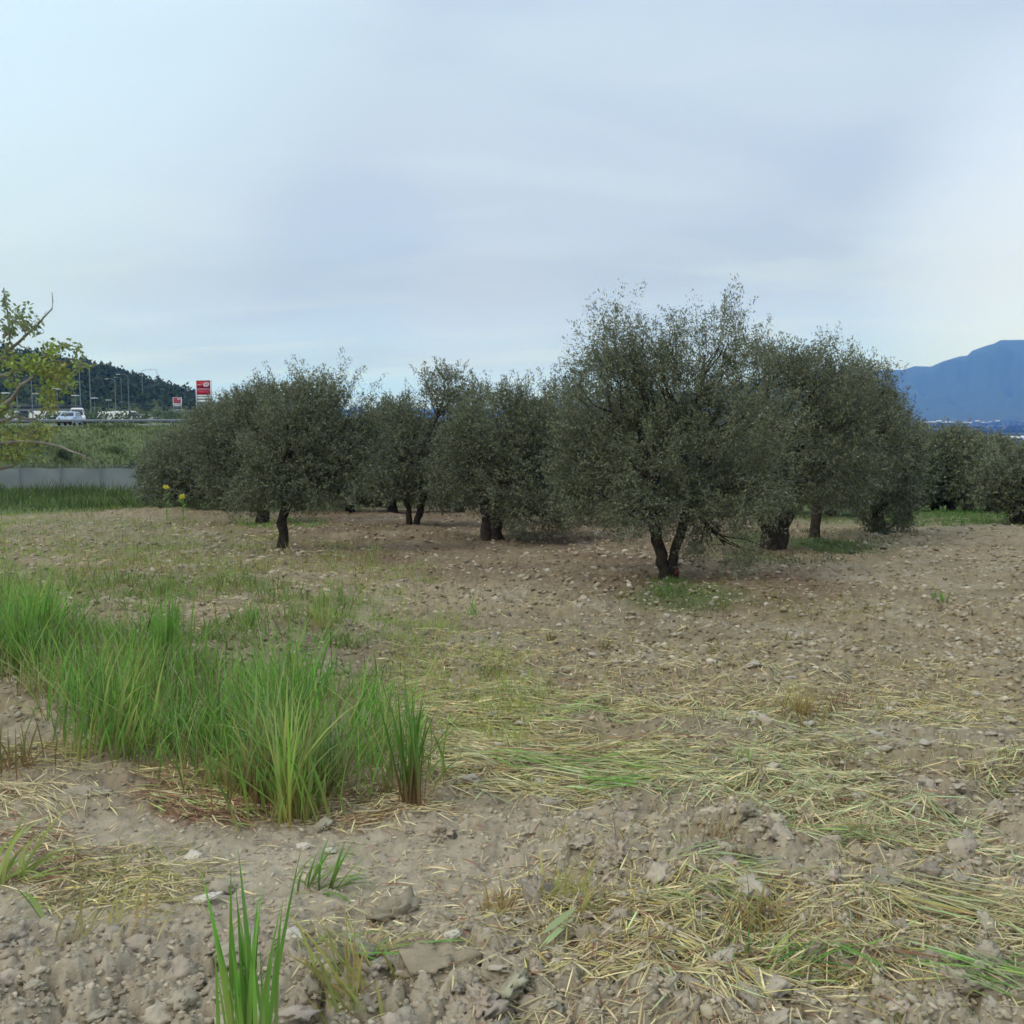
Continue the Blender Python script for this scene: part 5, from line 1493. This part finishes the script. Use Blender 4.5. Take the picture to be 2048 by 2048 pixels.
def woods():
    parts = []
    # pines along the hill
    cs, rs, hs = [], [], []
    segs = HILL
    for i in range(4200):
        k = rng.integers(1, len(segs) - 1); t = rng.random(); a, b = np.array(segs[k]), np.array(segs[k + 1] if k + 1 < len(segs) else segs[k])
        p = a * (1 - t) + b * t
        off = rng.normal(0, 50, 2)
        x, y = p[0] + off[0], p[1] + off[1]
        if y < 200 or x / y > -.30: continue
        cs.append((x, y)); 
    cs = np.array(cs); z = H(cs[:, 0], cs[:, 1], False)
    keep = (z > 3.5); cs = cs[keep]; z = z[keep]
    D = np.hypot(cs[:, 0], cs[:, 1]); hh = rng.uniform(3, 6.5, len(cs))
    cc = np.stack([cs[:, 0], cs[:, 1], z + hh * .45], -1); rr_ = np.stack([hh * .36, hh * .36, hh * .55], -1)
    parts.append(leafball(cc, rr_, 44, 1.4, .5, lambda m: jit((.055, .085, .048), m, .35)))
    o = mesh_np('hill_woods', *join(parts)[:2], M['leaf'], join(parts)[2]); tag(o, 'dark pine woods covering the hill behind the highway', 'woods', kind='stuff')
    # scrub and gardens on the flat between road and hill
    parts = []
    n = 1500
    px = rng.uniform(-250, 345, n); D = rng.uniform(150, 420, n)
    x = (px - 512) / F * D; y = D
    k = road_s(x, y) > 32; x, y = x[k], y[k]
    z = H(x, y, False); h = rng.uniform(.8, 2.6, len(x))
    g = rng.random(len(x))
    parts.append(leafball(np.stack([x, y, z + h * .4], -1), np.stack([h * rng.uniform(.7, 1.6, len(x)), h * .8, h * .6], -1), 46, .5, .17, lambda m: jit((.085, .12, .055), m, .35)))
    o = mesh_np('roadside_scrub', *join(parts)[:2], M['leaf'], join(parts)[2]); tag(o, 'mixed green scrub on the flat ground behind the highway', 'scrub', kind='stuff')
    # woods and hedges in the valley on the right
    parts = []
    n = 2600
    D = rng.uniform(1500, 5200, n); px = rng.uniform(780, 1400, n); x = (px - 512) / F * D; y = D
    k = fbm(x, y, .0022, 3, 410) > .10; x, y, D = x[k], y[k], D[k]; z = H(x, y, False); h = rng.uniform(6, 11, len(x))
    parts.append(leafball(np.stack([x, y, z + h * .35], -1), np.stack([h * 2.4, h * 2, h * .6], -1), 40, 5, 2.0, lambda m: jit((.03, .045, .028), m, .2)))
    n = 300; px = rng.uniform(950, 992, n); D = rng.uniform(2300, 2700, n); x = (px - 512) / F * D; y = D; z = H(x, y, False); h = rng.uniform(10, 16, n)
    parts.append(leafball(np.stack([x, y, z + h * .35], -1), np.stack([h, h, h * .7], -1), 40, 4, 1.6, lambda m: jit((.025, .035, .025), m, .2)))
    o = mesh_np('valley_woods', *join(parts)[:2], M['leaf'], join(parts)[2]); tag(o, 'dark woods and hedges in the valley below the blue mountain', 'woods', kind='stuff')
woods()
def pine(px, D, h, label):
    x, y, z = ground_at(px, D); r = empty('pine_tree', (x, y, z))
    v, f, _ = tube([(0, 0, -.3), (0, 0, h * .5), (0, 0, h)], [.25, .18, .05], 7); mesh_np('trunk', v, f, M['bark'], None, parent=r)
    cs = np.array([(rng.uniform(-.6, .6), rng.uniform(-.6, .6), h * q) for q in (.45, .6, .75, .88, .97)]); rs = np.array([(h * .26, h * .26, h * .14), (h * .27, h * .27, h * .14), (h * .22, h * .22, h * .12), (h * .15, h * .15, h * .1), (h * .07, h * .07, h * .08)])
    v, f, c = leafball(cs, rs, 220, .8, .22, lambda m: jit((.04, .06, .035), m, .2)); mesh_np('crown', v, f, M['leaf'], c, parent=r)
    tag(r, label, 'pine tree')
pine(133, 640, 11, 'lone pine standing up on the slope of the hill')
pine(114, 560, 10, 'pine at the step of the dark hill skyline')
pine(143, 660, 7, 'small pine right of the lone one on the slope')

# far buildings and masts
def far_house(x, y, w_, d_, h, rz=0.):
    z = float(H(np.array([x]), np.array([y]), False)[0])
    r = empty('farm_building', (x, y, z), rz)
    box('wall', (-w_ / 2, -d_ / 2, -1, w_ / 2, d_ / 2, h), 'white', r)
    V = np.array([(-w_ / 2 - 1, -d_ / 2 - 1, h + .01), (w_ / 2 + 1, -d_ / 2 - 1, h + .01), (w_ / 2 + 1, d_ / 2 + 1, h + .01), (-w_ / 2 - 1, d_ / 2 + 1, h + .01), (-w_ / 2 - 1, 0, h + d_ * .18), (w_ / 2 + 1, 0, h + d_ * .18)])
    bm = bmesh.new(); vs = [bm.verts.new(v) for v in V]
    for f in ((0, 1, 5, 4), (2, 3, 4, 5), (1, 2, 5), (3, 0, 4), (3, 2, 1, 0)): bm.faces.new([vs[i] for i in f])
    me = bpy.data.meshes.new('roof'); bm.to_mesh(me); bm.free(); me.materials.append(M['white']); o = bpy.data.objects.new('roof', me); COL.objects.link(o); o.parent = r
    return r
hs = random.Random(9)
for i in range(13):
    px = 918 + i * 6.4 + hs.uniform(-1.5, 1.5); D = 5250 + hs.uniform(-260, 300) - i * 10
    o = far_house((px - 512) / F * D, D, hs.uniform(14, 34), hs.uniform(10, 18), hs.uniform(4, 6), hs.uniform(-.2, .2))
    tag(o, 'tiny white building of the village strip at the foot of the mountain', 'building', 'white buildings of the far village')
for px, D, w_, lb in [(1007, 2450, 42, 'bright white long shed in the valley near the right edge'), (989, 2500, 22, 'small white shed in the valley left of the bright long one'), (1016, 2330, 26, 'white shed just below the bright long one'), (1021, 2480, 20, 'white shed at the right edge of the valley')]:
    o = far_house((px - 512) / F * D, D, w_, 14, 6, 0.); tag(o, lb, 'building', 'white sheds in the valley')
M['mast'] = material('mast_grey', (.25, .27, .29), .7)
def mast(px, lb):
    x, y, z = ground_at(px, 2100); h = (1.7 + (418 - 404.8) / F * 2100) - z
    r = empty('radio_mast', (x, y, z)); w_ = 1.6
    legs = [tube([(sx * w_ * 1.6, sy * w_ * 1.6, 0), (sx * w_ * .5, sy * w_ * .5, h)], [.45, .3], 5) for sx in (-1, 1) for sy in (-1, 1)]
    for i in range(9):
        z0 = h * i / 9; z1 = h * (i + 1) / 9
        for sy in (-1, 1):
            k0 = w_ * (1.6 - 1.1 * z0 / h); k1 = w_ * (1.6 - 1.1 * z1 / h)
            legs.append(tube([(-k0, sy * k0, z0), (k1, sy * k1, z1)], [.2, .2], 4)); legs.append(tube([(k0, sy * k0, z0), (-k1, sy * k1, z1)], [.2, .2], 4))
    v, f, c = join(legs); mesh_np('lattice', v, f, M['mast'], None, parent=r)
    v, f, c = join([tube([(-4, 0, h * .82), (4, 0, h * .82)], [.3, .3], 5), tube([(-3, 0, h * .95), (3, 0, h * .95)], [.3, .3], 5)]); mesh_np('cross_arm', v, f, M['mast'], None, parent=r)
    tag(r, lb, 'mast')
mast(363.5, 'left one of two faint masts on the skyline'); mast(368.8, 'right one of two faint masts on the skyline')

# ------------------------------------------------------------------ haze
hm = bpy.data.materials.new('haze'); hm.use_nodes = True
t = hm.node_tree; t.nodes.clear()
o = t.nodes.new('ShaderNodeOutputMaterial'); vol = t.nodes.new('ShaderNodeVolumePrincipled')
vol.inputs['Color'].default_value = (.10, .29, 1.0, 1)
vol.inputs['Density'].default_value = 1.55e-4
vol.inputs['Absorption Color'].default_value = (1, 1, 1, 1)
vol.inputs['Anisotropy'].default_value = 0.0
t.links.new(vol.outputs[0], o.inputs['Volume'])
v, f = box_np([(-11600, -11600, -900, 11600, 11600, 790)])
hz = mesh_np('haze', v, f, hm, None); tag(hz, 'thin bluish haze filling the valley air', 'haze', kind='stuff')
